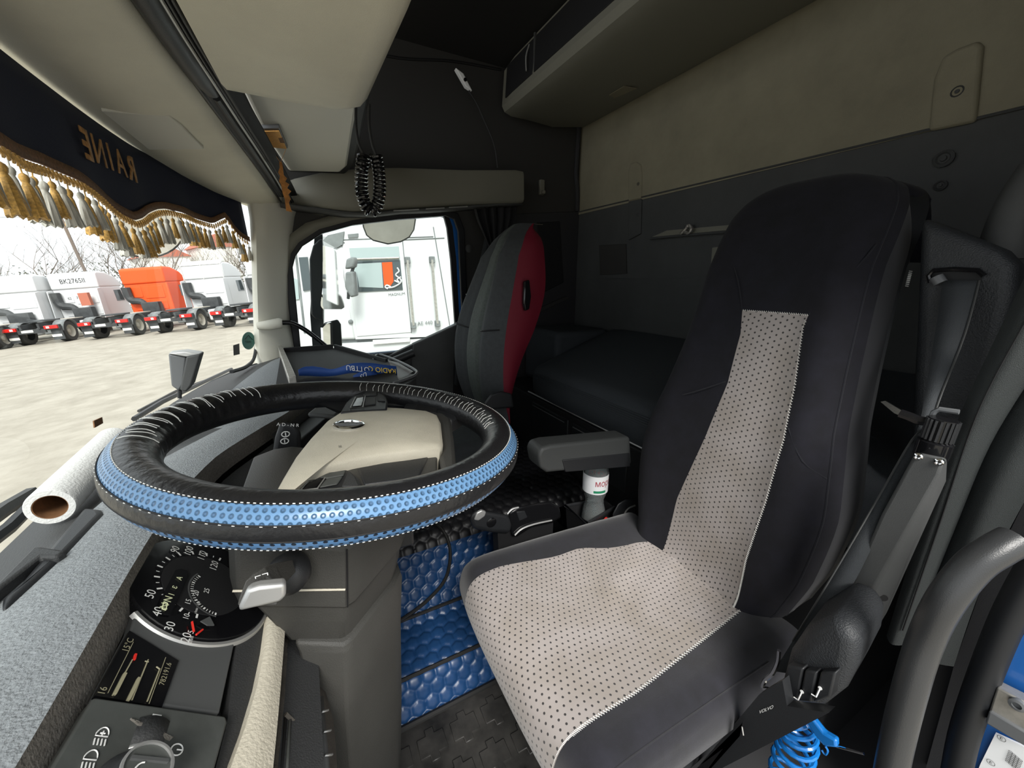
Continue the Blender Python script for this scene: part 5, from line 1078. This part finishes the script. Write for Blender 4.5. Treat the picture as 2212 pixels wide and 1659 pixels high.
# ------------------------------------------------------------------ overhead: lamp, ornament, coiled lead, reading lamp
lm = thing('marker_lamp', 'small amber courtesy lamp set in the overhead panel', 'lamp', P(594, 298, Z=1.688))
q4 = [P(a, b, Z=1.686) for a, b in ((566, 278), (604, 277), (622, 321), (586, 317))]
MB().prism(q4, (0, 0, .012)).build('lamp_body', 'grey_plastic', lm, bevel=.002)
c4 = sum(q4)/4
MB().prism([c4+(p-c4)*.88-V(0, 0, .001) for p in q4], (0, 0, -.004)).build('lens', 'amber', lm, bevel=.001)
MB().prism([c4+(p-c4)*.25+(q4[1]-q4[0])*.35-V(0, 0, .006) for p in q4], (0, 0, .003)).build('lamp_switch', 'brown_braid', lm)
orn = thing('hanging_ornament', 'brown carved ornament hanging on a thread from the amber lamp', 'ornament', P(618, 440, Y=1.62))
YO = 1.62
q = MB(); q.tube([P(583, 318, Y=YO), P(606, 351, Y=YO)], .0007, 4); q.tube([P(618, 321, Y=YO), P(606, 351, Y=YO)], .0007, 4); q.build('thread', 'letter_gold', orn)
out = [(603, 350), (609, 350), (611, 362), (613, 378), (620, 385), (616, 392), (625, 398), (620, 406), (629, 413), (623, 420), (628, 430), (624, 438), (631, 458), (618, 455), (615, 430), (610, 415), (607, 398), (603, 392), (605, 380), (601, 372), (604, 362)]
MB().prism([P(a, b, Y=YO) for a, b in out], (0, .006, 0)).build('carved_body', 'ornament', orn)
cc_ = thing('coiled_lead', 'black coiled microphone lead looped below the overhead locker', 'cable', P(800, 460, Y=1.2))
Up = catmull([P(a, b, Y=1.20) for a, b in ((786, 334), (781, 370), (781, 410), (788, 440), (800, 455), (813, 446), (820, 415), (818, 370), (812, 334))], 60)
hl = []
tot = len(Up); acc = 0
for i, p in enumerate(Up):
    t = nrm(Up[min(i+1, tot-1)]-Up[max(i-1, 0)]); a = V(0, 1, 0); b = np.cross(t, a); acc += np.linalg.norm(Up[i]-Up[max(i-1, 0)]); w = 2*math.pi*acc/.0102
    hl.append(p+.0135*(a*math.cos(w)+b*math.sin(w)))
MB().tube(hl[::1], .0043, 6).build('coil', 'black_gloss', cc_)
MB().tube(catmull([P(a, b, Y=1.2) for a, b in ((769, 225), (769, 270), (775, 310), (786, 334))], 5), .0036, 7).build('lead', 'black_plastic', cc_)
MB().tube(catmull([P(a, b, Y=1.2) for a, b in ((798, 225), (798, 270), (804, 310), (812, 334))], 5), .0036, 7).build('lead', 'black_plastic', cc_)
rl = thing('reading_lamp', 'gooseneck reading lamp with small silver head above the passenger door', 'lamp', P(1075, 362, Y=2.1))
MB().tube(catmull([P(a, b, Y=y) for a, b, y in ((1075, 362, 2.12), (1068, 315, 2.11), (1050, 270, 2.10), (1030, 225, 2.09), (1012, 196, 2.08))], 6), .005, 8).build('gooseneck', 'black_plastic', rl)
a, b = P(1012, 197, Y=2.08), P(992, 158, Y=2.08); MB().loft([[a+V(.016, -.014, .0), a+V(-.018, -.014, .012), a+V(-.018, .012, .012), a+V(.016, .012, 0)], [b+V(.016, -.018, -.004), b+V(-.024, -.018, .012), b+V(-.024, .012, .012), b+V(.016, .012, -.004)]]).build('lamp_head', 'label_white', rl, bevel=.004, seg=3)
MB().lathe([(.008, 0), (.008, .004), (.004, .005), (.0004, .005)], (a+b)/2+V(0, -.0165, .004), (0, -1, 0), 14).build('lamp_button', 'black_gloss', rl)
# gathered curtain at the passenger side
cu = MB()
Lc = catmull([P(a, b, Y=2.10) for a, b in ((1022, 452), (1030, 480), (1048, 520), (1060, 560), (1050, 620), (1040, 720))], 5); Rc = catmull([P(a, b, Y=2.12) for a, b in ((1115, 446), (1110, 480), (1090, 525), (1082, 560), (1078, 620), (1075, 720))], 5)
cu.grid(lambda i, t: Lc[i]*(1-t)+Rc[i]*t+V(.006*math.cos(t*40), -.016*math.sin(t*34)-.02*math.sin(math.pi*t), 0), range(len(Lc)), lin(0, 1, 50))
mat('curtain_black', (.014, .014, .016), .85)
tag(cu.build('side_curtain', 'curtain_black', solid=.002), 'gathered black curtain behind the passenger window', 'curtain')
MB_ = MB().tube([P(1128, 487, Y=2.0), P(1150, 484, Y=2.0), P(1172, 486, Y=2.0)], .004, 6); tag(MB_.build('grab_ring', 'chrome'), 'small chrome handle above the passenger seat back', 'handle')
# ================================================================== outside: the lot lies on a slope relative to the cab
TH = math.radians(-4.9); GZ = CAM[2]-2.35
RM = np.array([[math.cos(TH), 0, math.sin(TH)], [0, 1, 0], [-math.sin(TH), 0, math.cos(TH)]])
def E2W(p): return CAM+RM@(V(p)-CAM)
EXTM = Matrix.Translation(Vector(CAM)) @ Matrix([list(r) for r in RM]).to_4x4() @ Matrix.Translation(-Vector(CAM))
def eray(px, py): return RM.T@ray(px, py)
def EG(px, py, z=None):
    v = eray(px, py); t = ((GZ if z is None else z)-CAM[2])/v[2]; return CAM+t*v
def ED(px, py, dist):
    v = eray(px, py); v = v/math.hypot(v[0], v[1]); return CAM+v*dist
g = MB(); g.grid(lambda x, y: E2W((x, y, GZ+.04*math.sin(x*.7)*math.sin(y*.5))), lin(-90, 90, 60), lin(-60, 130, 60)); struct(g.build('ground', 'ground'), 'dusty pale gravel yard')
for k, (a, b, c_, d_) in enumerate((((0, 775), (150, 752), (290, 742), (0, 781)),)):
    pass
def tractor(name, label, body, fairing=True, group='tractor units parked in a row', deck='white', text_=None, snork=True, wing=False, red_tank=False):
    o = thing(name, label, 'truck', (0, 0, 0), group)
    W = 1.24
    prof = [(3.55, .95), (3.55, 2.62), (5.5, 2.62), (5.85, 2.2), (5.98, 1.2), (5.9, .55), (4.0, .55), (3.7, .95)]
    c = MB().prism([(x, -W, z) for x, z in prof], (0, 2*W, 0)).build('cab', body, o, bevel=.06, seg=2)
    rp = [(3.48, 2.60), (3.50, 3.42), (3.75, 3.50), (4.5, 3.46), (5.3, 3.2), (5.75, 2.85), (5.72, 2.58)]
    MB().prism([(x, -W-.01, z) for x, z in rp], (0, 2*W+.02, 0)).build('high_roof', body, o, bevel=.09, seg=3)
    if fairing:
        for s in (-1, 1): MB().prism([(3.58, s*W, .7), (3.58, s*W, 2.6), (3.15, s*(W+.02), 2.55), (2.95, s*(W+.02), .75)], (0, s*.05, 0)).build('side_fairing', body, o, bevel=.02)
    if wing:
        MB().prism([(3.45, -W, 3.38), (3.75, -W, 3.62), (4.1, -W, 3.60), (4.05, -W, 3.50), (3.8, -W, 3.50)], (0, 2*W, 0)).build('roof_deflector', 'truck_offwhite', o, bevel=.02)
        for y in (-W+.03, 0, W-.03): MB().tube([(3.46, y, 2.6), (3.46, y, 3.5)], .025, 6).build('deflector_post', 'truck_offwhite', o)
    # rear wall panel pressings, grille of panels
    for k, (y0, y1, z0, z1) in enumerate(((-.95, .2, 1.75, 2.45), (.32, .95, 1.85, 2.45), (-.95, -.1, 1.1, 1.6), (.05, .95, 1.1, 1.7))):
        MB().prism([(3.55, y0, z0), (3.55, y1, z0), (3.55, y1, z1), (3.55, y0, z1)], (-.03, 0, 0)).build('rear_panel', body, o, bevel=.03)
    wn = MB().prism([(4.75, -W, 1.75), (5.55, -W, 1.75), (5.42, -W, 2.4), (4.75, -W, 2.4)], (0, -.012, 0)).build('door_window', 'window_dark', o)
    wn = MB().prism([(4.75, W, 1.75), (5.55, W, 1.75), (5.42, W, 2.4), (4.75, W, 2.4)], (0, .012, 0)).build('door_window', 'window_dark', o)
    MB().prism([(5.90, -1.1, 1.62), (5.90, 1.1, 1.62), (5.66, 1.05, 2.5), (5.66, -1.05, 2.5)], (.05, 0, .02)).build('windscreen', 'window_dark', o)
    for s in (-1, 1):
        MB().box((5.75, s*(W+.22), 2.1), (.07, .12, .3)).build('mirror', 'truck_dark', o, bevel=.03); MB().tube([(5.6, s*W, 2.45), (5.75, s*(W+.2), 2.4)], .03, 5).build('mirror_arm', 'truck_dark', o)
        MB().lathe([(.50, -.14), (.50, .14), (.46, .15), (.30, .15), (.27, .06), (.10, .05), (.09, .12), (.001, .12)], (4.85, s*1.08, .5), (0, s, 0), 22).build('front_wheel', 'tyre', o)
        MB().grid(lambda a, y: V(.62*math.cos(a), y, .5+.60*math.sin(a)), lin(.15, math.pi-.15, 12), [s*.75, s*1.27]).build('rear_fender', 'truck_grey', o, solid=.03)
        wl_ = MB().lathe([(.30, -.30), (.50, -.28), (.515, -.2), (.515, .14), (.49, .17), (.31, .17)], (0, s*1.02, .515), (0, s, 0), 26, caps=False).build('rear_wheel', 'tyre', o)
        MB().lathe([(.31, .165), (.27, .10), (.24, .0), (.12, -.02), (.11, .08), (.001, .09)], (0, s*1.02, .515), (0, s, 0), 22, caps=False).build('rim', 'rim_dusty', wl_)
        MB().box((-.70, s*1.0, .45), (.015, .26, .28)).build('mud_flap', 'truck_dark', o)
        tl = MB().box((-.86, s*.92, .82), (.05, .30, .08)).build('tail_light', 'taillight', o, bevel=.01); MB().box((-.915, s*.80, .82), (.006, .07, .05)).build('reversing_lens', 'truck_white', tl)
        MB().box((-.72, s*.92, .80), (.10, .33, .12)).build('light_bracket', 'truck_dark', o, bevel=.02)
        MB().box((2.3, s*.95, .62), (.65, .28, .30)).build('fuel_tank', 'truck_grey' if s > 0 else ('truck_white' if deck == 'white' else 'truck_grey'), o, bevel=.06)
        MB().box((2.0, s*.40, .90), (2.9, .05, .13)).build('frame_rail', 'truck_dark', o)
        MB().box((-.72, s*.95, .38), (.012, .22, .06)).build('flap_print', 'truck_offwhite', o)
    MB().box((-.80, 0, .68), (.05, .62, .10)).build('rear_crossmember', 'truck_dark', o)
    MB().box((-.86, .18, .70), (.012, .26, .06)).build('number_plate', 'truck_offwhite', o)
    MB().lathe([(.62, 0), (.62, .06), (.25, .08)], (.25, 0, 1.10), (0, 0, 1), 22).build('fifth_wheel', 'truck_dark', o)
    MB().box((1.6, 0, 1.06), (.9, .42, .02)).build('deck_plate', 'rim_dusty', o)
    MB().box((3.2, -.2, 1.25), (.22, .5, .30)).build('air_tank_rack', 'truck_dark', o, bevel=.04)
    if snork:
        MB().tube(catmull([(3.30, 1.02, 2.45), (3.32, 1.02, 1.95), (3.30, .85, 1.70), (3.30, .40, 1.62), (3.30, .20, 1.35)], 4), [.24]*5+[.22]*4+[.18]*8, 8).build('air_intake', 'truck_dark', o)
    if red_tank: MB().box((3.1, -.55, 2.0), (.12, .25, .35)).build('red_box', 'brick_red', o)
    if text_:
        q = MB(); text(q, text_, V(3.48, 0, 3.02), V(0, -1, 0), V(0, 0, 1), .36); q.build('roof_lettering', 'truck_dark', o)
        q = MB(); [text(q, s_, V(3.50, .5-.45*k, 2.1), V(0, -1, 0), V(0, 0, 1), .2) for k, s_ in enumerate(('62', '75', '80'))]; q.build('rear_lettering', 'truck_grey', o)
    return o
def put(o, px, py, head):
    """right rear tyre contact seen at the pixel, nose turned head degrees right of the line of sight"""
    p = EG(px, py); vdir = p[:2]-CAM[:2]; ang = math.atan2(vdir[1], vdir[0])-math.radians(head)
    r = Matrix.Rotation(ang, 4, 'Z'); off = r @ Vector((0, -1.17, 0))
    o.matrix_world = EXTM @ Matrix.Translation(Vector((p[0], p[1], GZ))-off) @ r @ Matrix.Diagonal((1, 1, 1.13, 1))
put(tractor('tractor_unit', 'white tractor unit at the far left of the parked row', 'truck_white', text_=None), 22, 752, 33)
put(tractor('tractor_unit', 'white tractor unit with registration BK2765II on its roof', 'truck_white', text_='BK2765II', fairing=True, red_tank=True), 162, 735, 33)
put(tractor('tractor_unit', 'bright orange tractor unit in the middle of the row', 'truck_orange', fairing=False, deck='dark'), 309, 722, 33)
put(tractor('tractor_unit', 'white tractor unit with roof deflector right of the orange one', 'truck_white', wing=True), 442, 711, 31)
put(tractor('tractor_unit', 'tractor unit half hidden behind the windscreen pillar', 'truck_white'), 572, 700, 31)
# neighbouring white truck seen through the passenger window (its side squarely faces us)
FH = V(math.sin(YAW), math.cos(YAW), 0)
def EF(px, py, D): v = eray(px, py); return E2W(CAM+v*D/np.dot(v, FH))
AW = RM@FH
nb = thing('white_truck', 'white cab-over truck parked alongside the passenger window', 'truck', EF(850, 1100, 5.2))
D0 = 5.2
def fp(name, px, m, th=.03, front=0., par=nb, bevel=0): return MB().prism([EF(a, b, D0-front) for a, b in px], AW*th).build(name, m, par, bevel=bevel)
fp('cab_side', [(736, 420), (1080, 400), (1080, 722), (768, 733), (742, 600)], 'truck_white', 2.3)
fp('cab_nose', [(706, 540), (740, 528), (768, 733), (699, 735), (699, 668)], 'truck_white', 2.3, bevel=.03)
fp('sill_gap', [(699, 733), (1080, 706), (1080, 730), (699, 752)], 'truck_grey', 2.2, -.06)  # grey band set back in the gap between cab side and skirt
fp('lower_skirt', [(690, 746), (1080, 722), (1080, 1000), (690, 1000)], 'truck_white', 2.2, .0)
fp('front_wheel_arch', [(640, 900), (730, 900), (730, 1000), (640, 1000)], 'truck_grey', .5, .01)
fp('sun_visor', [(697, 520), (708, 508), (743, 500), (740, 528), (726, 536)], 'truck_grey', 1.0, .02)
dr_ = fp('door', [(744, 522), (868, 516), (888, 718), (771, 727)], 'truck_white', .02, .012, bevel=.006)
wi = fp('door_window', [(754, 536), (861, 532), (870, 626), (769, 631)], 'window_tint', .01, .02, dr_)
fp('cab_interior_dark', [(769, 566), (864, 562), (870, 626), (774, 631)], 'window_dark', .004, .024, wi)
fp('far_window', [(768, 570), (824, 567), (828, 622), (776, 620)], 'window_tint', .003, .028, wi)
fp('red_curtain', [(825, 567), (847, 566), (850, 608), (844, 617), (830, 617)], 'truck_orange', .003, .03, wi)
MB().tube([EF(767, 560, D0-.04), EF(862, 557, D0-.04)], .014, 7).build('window_bar', 'metal_worn', wi)
q = MB()
for pts in (((858, 578), (862, 586), (855, 594), (866, 604), (864, 612), (850, 620), (836, 622)), ((866, 598), (858, 604), (862, 610), (852, 606)), ((844, 620), (836, 616), (832, 620), (838, 624))): q.tube(catmull([EF(a, b, D0-.034) for a, b in pts], 4), .010, 5)
q.build('scroll_decal', 'truck_white', wi)
for a0, a1 in (((880, 562), (893, 703)), ((933, 561), (945, 699))):
    hd_ = MB().tube([EF(*a0, D0-.06), EF(*a1, D0-.06)], .017, 8).build('grab_rail', 'metal_worn', nb)
    for a_ in (a0, a1): MB().box(EF(*a_, D0-.03), (.03, .04, .04)).build('rail_bracket', 'truck_grey', nb, bevel=.008)
for a_, b_ in (((740, 518), (936, 511)), ((742, 524), (960, 514)), ((869, 516), (889, 719)), ((936, 490), (972, 706))): MB().tube([EF(*a_, D0-.004), EF(*b_, D0-.004)], .006, 5).build('panel_gap', 'truck_grey', nb)
fp('roof_marker', [(751, 506), (773, 504), (773, 512), (752, 514)], 'truck_grey', .02, .02)
q = MB(); e_ = EF(870, 634, D0-.03)-EF(846, 636, D0-.03); text(q, 'MAGNUM', EF(857, 636, D0-.016), e_, RM@V(0, 0, 1), .05); text(q, 'AE 440', EF(918, 698, D0-.016), e_, RM@V(0, 0, 1), .07); q.build('model_lettering', 'truck_grey', nb)
mr = fp('mirror_head', [(747, 560), (762, 554), (766, 562), (764, 578), (744, 582)], 'truck_grey', .12, .35, bevel=.02)
fp('mirror_head', [(745, 588), (762, 586), (768, 640), (756, 643), (744, 620)], 'truck_grey', .12, .35, bevel=.02)
MB().tube([EF(764, 575, D0-.3), EF(756, 600, D0-.3), EF(752, 645, D0-.25)], .02, 6).build('mirror_arm', 'truck_dark', nb)
MB().lathe([(.03, 0), (.03, .02), (.012, .03)], EF(758, 695, D0-.0), -AW, 12).build('filler_cap', 'truck_grey', nb)
fp('step_panel', [(805, 735), (885, 730), (885, 738), (806, 744)], 'truck_offwhite', .02, .04)
nb2 = thing('white_truck', 'second white truck further forward, seen beyond our wing mirror', 'truck', EF(650, 900, 8.))
D0 = 8.
fp('cab_side', [(600, 545), (645, 535), (668, 515), (692, 505), (700, 760), (690, 1000), (600, 1000)], 'truck_white', 2.3, par=nb2, bevel=.04)
fp('door_window', [(645, 556), (664, 555), (672, 626), (655, 629)], 'window_dark', .02, .03, nb2); fp('quarter_window', [(633, 600), (643, 605), (646, 646), (636, 648)], 'window_tint', .02, .03, nb2)
fp('cab_gap', [(636, 545), (640, 545), (660, 720), (656, 720)], 'truck_grey', .02, .02, nb2)
# a truck and a car behind us, met in the mirrors
bt_ = tractor('tractor_unit', 'white tractor unit standing behind our cab, seen in the wing mirror', 'truck_white', group='tractor units parked in a row'); bt_.matrix_world = EXTM @ Matrix.Translation(Vector((13, 5.5, GZ))) @ Matrix.Rotation(math.radians(170), 4, 'Z')
# ------------------------------------------------------------------ our own mirrors and wipers
mm = thing('wing_mirror', 'dark passenger side wing mirror with tall glass', 'mirror', P(690, 745, Y=2.42))
MB().loft([[P(a, b, Y=2.44) for a, b in ((668, 560), (676, 530), (690, 516), (697, 516), (697, 692), (682, 690), (672, 680))], [P(a, b, Y=2.56) for a, b in ((672, 566), (680, 540), (692, 528), (699, 528), (699, 686), (686, 684), (676, 674))]]).build('mirror_housing', 'black_plastic', mm, bevel=.012, seg=3)
MB().prism([P(a, b, Y=2.46) for a, b in ((680, 500), (697, 500), (700, 760), (676, 760), (670, 680))], (0, .06, 0)).build('mirror_post', 'black_plastic', mm)
def mglass(px, y, name, rear=(1, .25, -.03), par=mm):
    c_ = P(sum(a for a, b in px)/len(px), sum(b for a, b in px)/len(px), Y=y); n_ = nrm(nrm(CAM-c_)+nrm(rear)); MB().prism([P(a, b, pl=(tuple(c_), tuple(n_))) for a, b in px], -n_*.012).build(name, 'mirror', par)
    return c_, n_
mglass([(697, 530), (720, 536), (738, 560), (743, 640), (744, 664), (738, 668), (700, 668), (697, 660)], 2.52, 'mirror_glass')
lh = MB().loft([[P(a, b, Y=2.46) for a, b in ((693, 706), (704, 696), (730, 689), (737, 700), (740, 748), (696, 748))], [P(a, b, Y=2.5) for a, b in ((690, 710), (700, 698), (728, 692), (735, 702), (737, 748), (694, 748))]]).build('wide_angle_housing', 'black_plastic', mm, bevel=.008)
mglass([(697, 708), (706, 699), (729, 692), (735, 704), (738, 748), (699, 748)], 2.455, 'wide_angle_glass', (1, .35, -.2))
km = thing('kerb_mirror', 'convex kerb mirror hanging above the passenger window', 'mirror', P(840, 500, Y=2.40))
kp = [(783, 470), (785, 490), (792, 508), (806, 519), (838, 527), (866, 522), (884, 512), (894, 496), (898, 470)]
c_ = P(840, 495, Y=2.42); n_ = nrm(nrm(CAM-c_)+nrm((.2, .7, -1)))
MB().prism([P(a, b, pl=(tuple(c_), tuple(n_))) for a, b in kp], -n_*.01).build('mirror_glass', 'mirror', km); MB().tube([P(a, b, pl=(tuple(c_), tuple(n_))) for a, b in kp], .004, 6).build('mirror_rim', 'grey_plastic', km)
fm = thing('front_mirror', 'round front mirror hanging outside behind the valance tassels', 'mirror', P(320, 520, X=-.62))
c_ = P(318, 505, X=-.64); n_ = nrm(nrm(CAM-c_)+nrm((-.5, .2, -1)))
op = [(318+80*math.cos(a), 497+59*math.sin(a)) for a in lin(0, 2*math.pi, 33)[:-1]]
MB().prism([P(a, b, pl=(tuple(c_), tuple(n_))) for a, b in op], -n_*.012).build('mirror_glass', 'mirror', fm); MB().tube([P(a, b, pl=(tuple(c_), tuple(n_))) for a, b in op], .004, 6, closed=True).build('mirror_rim', 'black_plastic', fm)
MB().tube([P(318, 450, X=-.66), P(318, 380, X=-.55), P(318, 300, X=-.45)], .015, 8).build('mirror_arm', 'black_plastic', fm)
wp_ = thing('windscreen_wiper', 'black wiper lying across the foot of the windscreen behind the steering wheel', 'wiper', P(400, 850, X=-.47))
MB().tube([P(a, b, X=x) for a, b, x in ((290, 905, -.50), (350, 868, -.49), (430, 830, -.46), (500, 797, -.42))], .008, 6).build('wiper_arm', 'black_plastic', wp_); MB().tube([P(a, b, X=x) for a, b, x in ((300, 888, -.52), (380, 845, -.50), (470, 812, -.46))], .005, 6).build('wiper_blade', 'rubber', wp_)
w2_ = thing('windscreen_wiper', 'black wiper at the lower left beside the paper roll', 'wiper', P(20, 1140, X=-.47))
MB().tube([P(a, b, X=-.47) for a, b in ((-60, 1200), (20, 1140), (70, 1090))], .010, 6).build('wiper_arm', 'black_plastic', w2_); MB().tube([P(a, b, X=-.5) for a, b in ((-60, 1150), (10, 1100), (70, 1065))], .012, 6).build('wiper_blade', 'rubber', w2_)
# ------------------------------------------------------------------ bare trees, bushes, houses behind the row
def bare_tree(seed, h):
    rnd = random.Random(seed); q = MB()
    def grow(p, d, L, r, lev):
        n_ = 2 if lev > 1 else 3; e = p
        pts = [p]
        for _ in range(n_): d = nrm(d+V(rnd.gauss(0, .13), rnd.gauss(0, .13), rnd.gauss(.04, .08))); e = e+d*L/n_; pts.append(e)
        q.tube(pts, [r*(1-.5*i/n_) for i in range(n_+1)], 4 if lev < 2 else 3, caps=False)
        if lev < 4:
            for k in range(5 if lev == 0 else 4 if lev < 3 else 3):
                a = rnd.uniform(0, 6.28); s = rnd.uniform(.45, .8); dd = nrm(d*(1-.35*s)+V(math.cos(a)*s, math.sin(a)*s, .25)); st = pts[rnd.choice((1, -1, -1))] if lev else pts[rnd.choice((1, 2, -1))]
                grow(st, dd, L*rnd.uniform(.55, .75), r*.5, lev+1)
    grow(V(0, 0, -.2), V(0, 0, 1), h*.34, .11, 0); return q
TR = [(95, 52), (150, 58), (205, 52), (255, 59), (300, 53), (345, 60), (390, 53), (435, 60), (480, 53), (520, 60), (555, 53), (20, 58)]
TL_ = ['bare leafless tree behind the leftmost white truck', 'bare leafless tree rising above the lettered white roof', 'bare leafless tree standing by the thin pole', 'bare leafless tree left of the orange truck', 'bare leafless tree above the orange roof', 'bare leafless tree between orange and white roofs', 'bare leafless tree beneath the front mirror edge', 'bare leafless tree behind the roof deflector', 'bare leafless tree in front of the red roof', 'bare tawny tree near the windscreen pillar', 'bare leafless tree partly behind the windscreen pillar', 'bare leafless tree at the far left edge']
for k, ((px, dist), lab) in enumerate(zip(TR, TL_)):
    p = ED(px, 640, dist); o = bare_tree(k, 10.8+1.6*math.sin(k*2.2)).build('bare_tree', 'bark'); tag(o, lab, 'tree', 'bare trees behind the parked trucks'); o.matrix_world = EXTM @ Matrix.Translation(Vector((p[0], p[1], GZ)))
for k, (px, w, h, lab) in enumerate(((60, 3., 5.2, 'dark scrubby bush behind the leftmost truck'), (120, 3., 5.3, 'dark scrubby bush left of the lettered truck roof'), (245, 3., 5.8, 'dark scrubby bush left of the orange truck'), (470, 3., 5.2, 'dark scrubby bush behind the roof deflector truck'), (540, 3, 5.8, 'tawny scrubby bush by the windscreen pillar'))):
    rnd = random.Random(k); q = MB(); p = ED(px, 640, 47)
    for _ in range(1800):
        a = rnd.uniform(0, 6.28); r = rnd.random()**.5; z = rnd.random(); c_ = V(w*.9*r*math.cos(a), w*.9*r*math.sin(a), h*z*(1-.35*r)); s = rnd.uniform(.05, .13); d1, d2 = nrm(V(rnd.gauss(0, 1), rnd.gauss(0, 1), rnd.gauss(0, 1))), nrm(V(rnd.gauss(0, 1), rnd.gauss(0, 1), rnd.gauss(0, 1)))
        q.add([c_-d1*s, c_+d2*s, c_+d1*s], [(0, 1, 2)])
    o = q.build('bush', 'bush'); tag(o, lab, 'bush', 'scrub behind the parked trucks'); o.matrix_world = EXTM @ Matrix.Translation(Vector((p[0], p[1], GZ)))
for px, w, h, lab in ((372, 6, 7.4, 'low house with red brown roof behind the orange truck'), (485, 5, 8.6, 'house with red tiled roof near the windscreen pillar')):
    p = ED(px, 640, 85); hs = thing('house', lab, 'house', (0, 0, 0)); MB().box((0, 0, h/2), (w/2, 3, h/2)).build('walls', 'truck_offwhite', hs); MB().prism([(-w/2-.3, -3.2, h), (w/2+.3, -3.2, h), (0, -3.2, h+2.0)], (0, 6.4, 0)).build('roof', 'brick_red', hs)
    hs.matrix_world = EXTM @ Matrix.Translation(Vector((p[0], p[1], GZ))) @ Matrix.Rotation(.5, 4, 'Z')
p = ED(213, 640, 40); pole = MB().tube([E2W((p[0], p[1], GZ)), E2W((p[0]-.4, p[1], GZ+8.5))], .09, 6).build('utility_pole', 'bark'); tag(pole, 'thin leaning utility pole rising behind the trucks', 'pole')
a = ED(-150, 560, 38); b = ED(205, 520, 40); a[2] = GZ+7.2; b[2] = GZ+7.6; tag(MB().tube([E2W(a), E2W((a+b)/2-V(0, 0, .15)), E2W(b)], .012, 4).build('overhead_wire', 'truck_grey'), 'thin overhead wire crossing the white sky', 'cable')
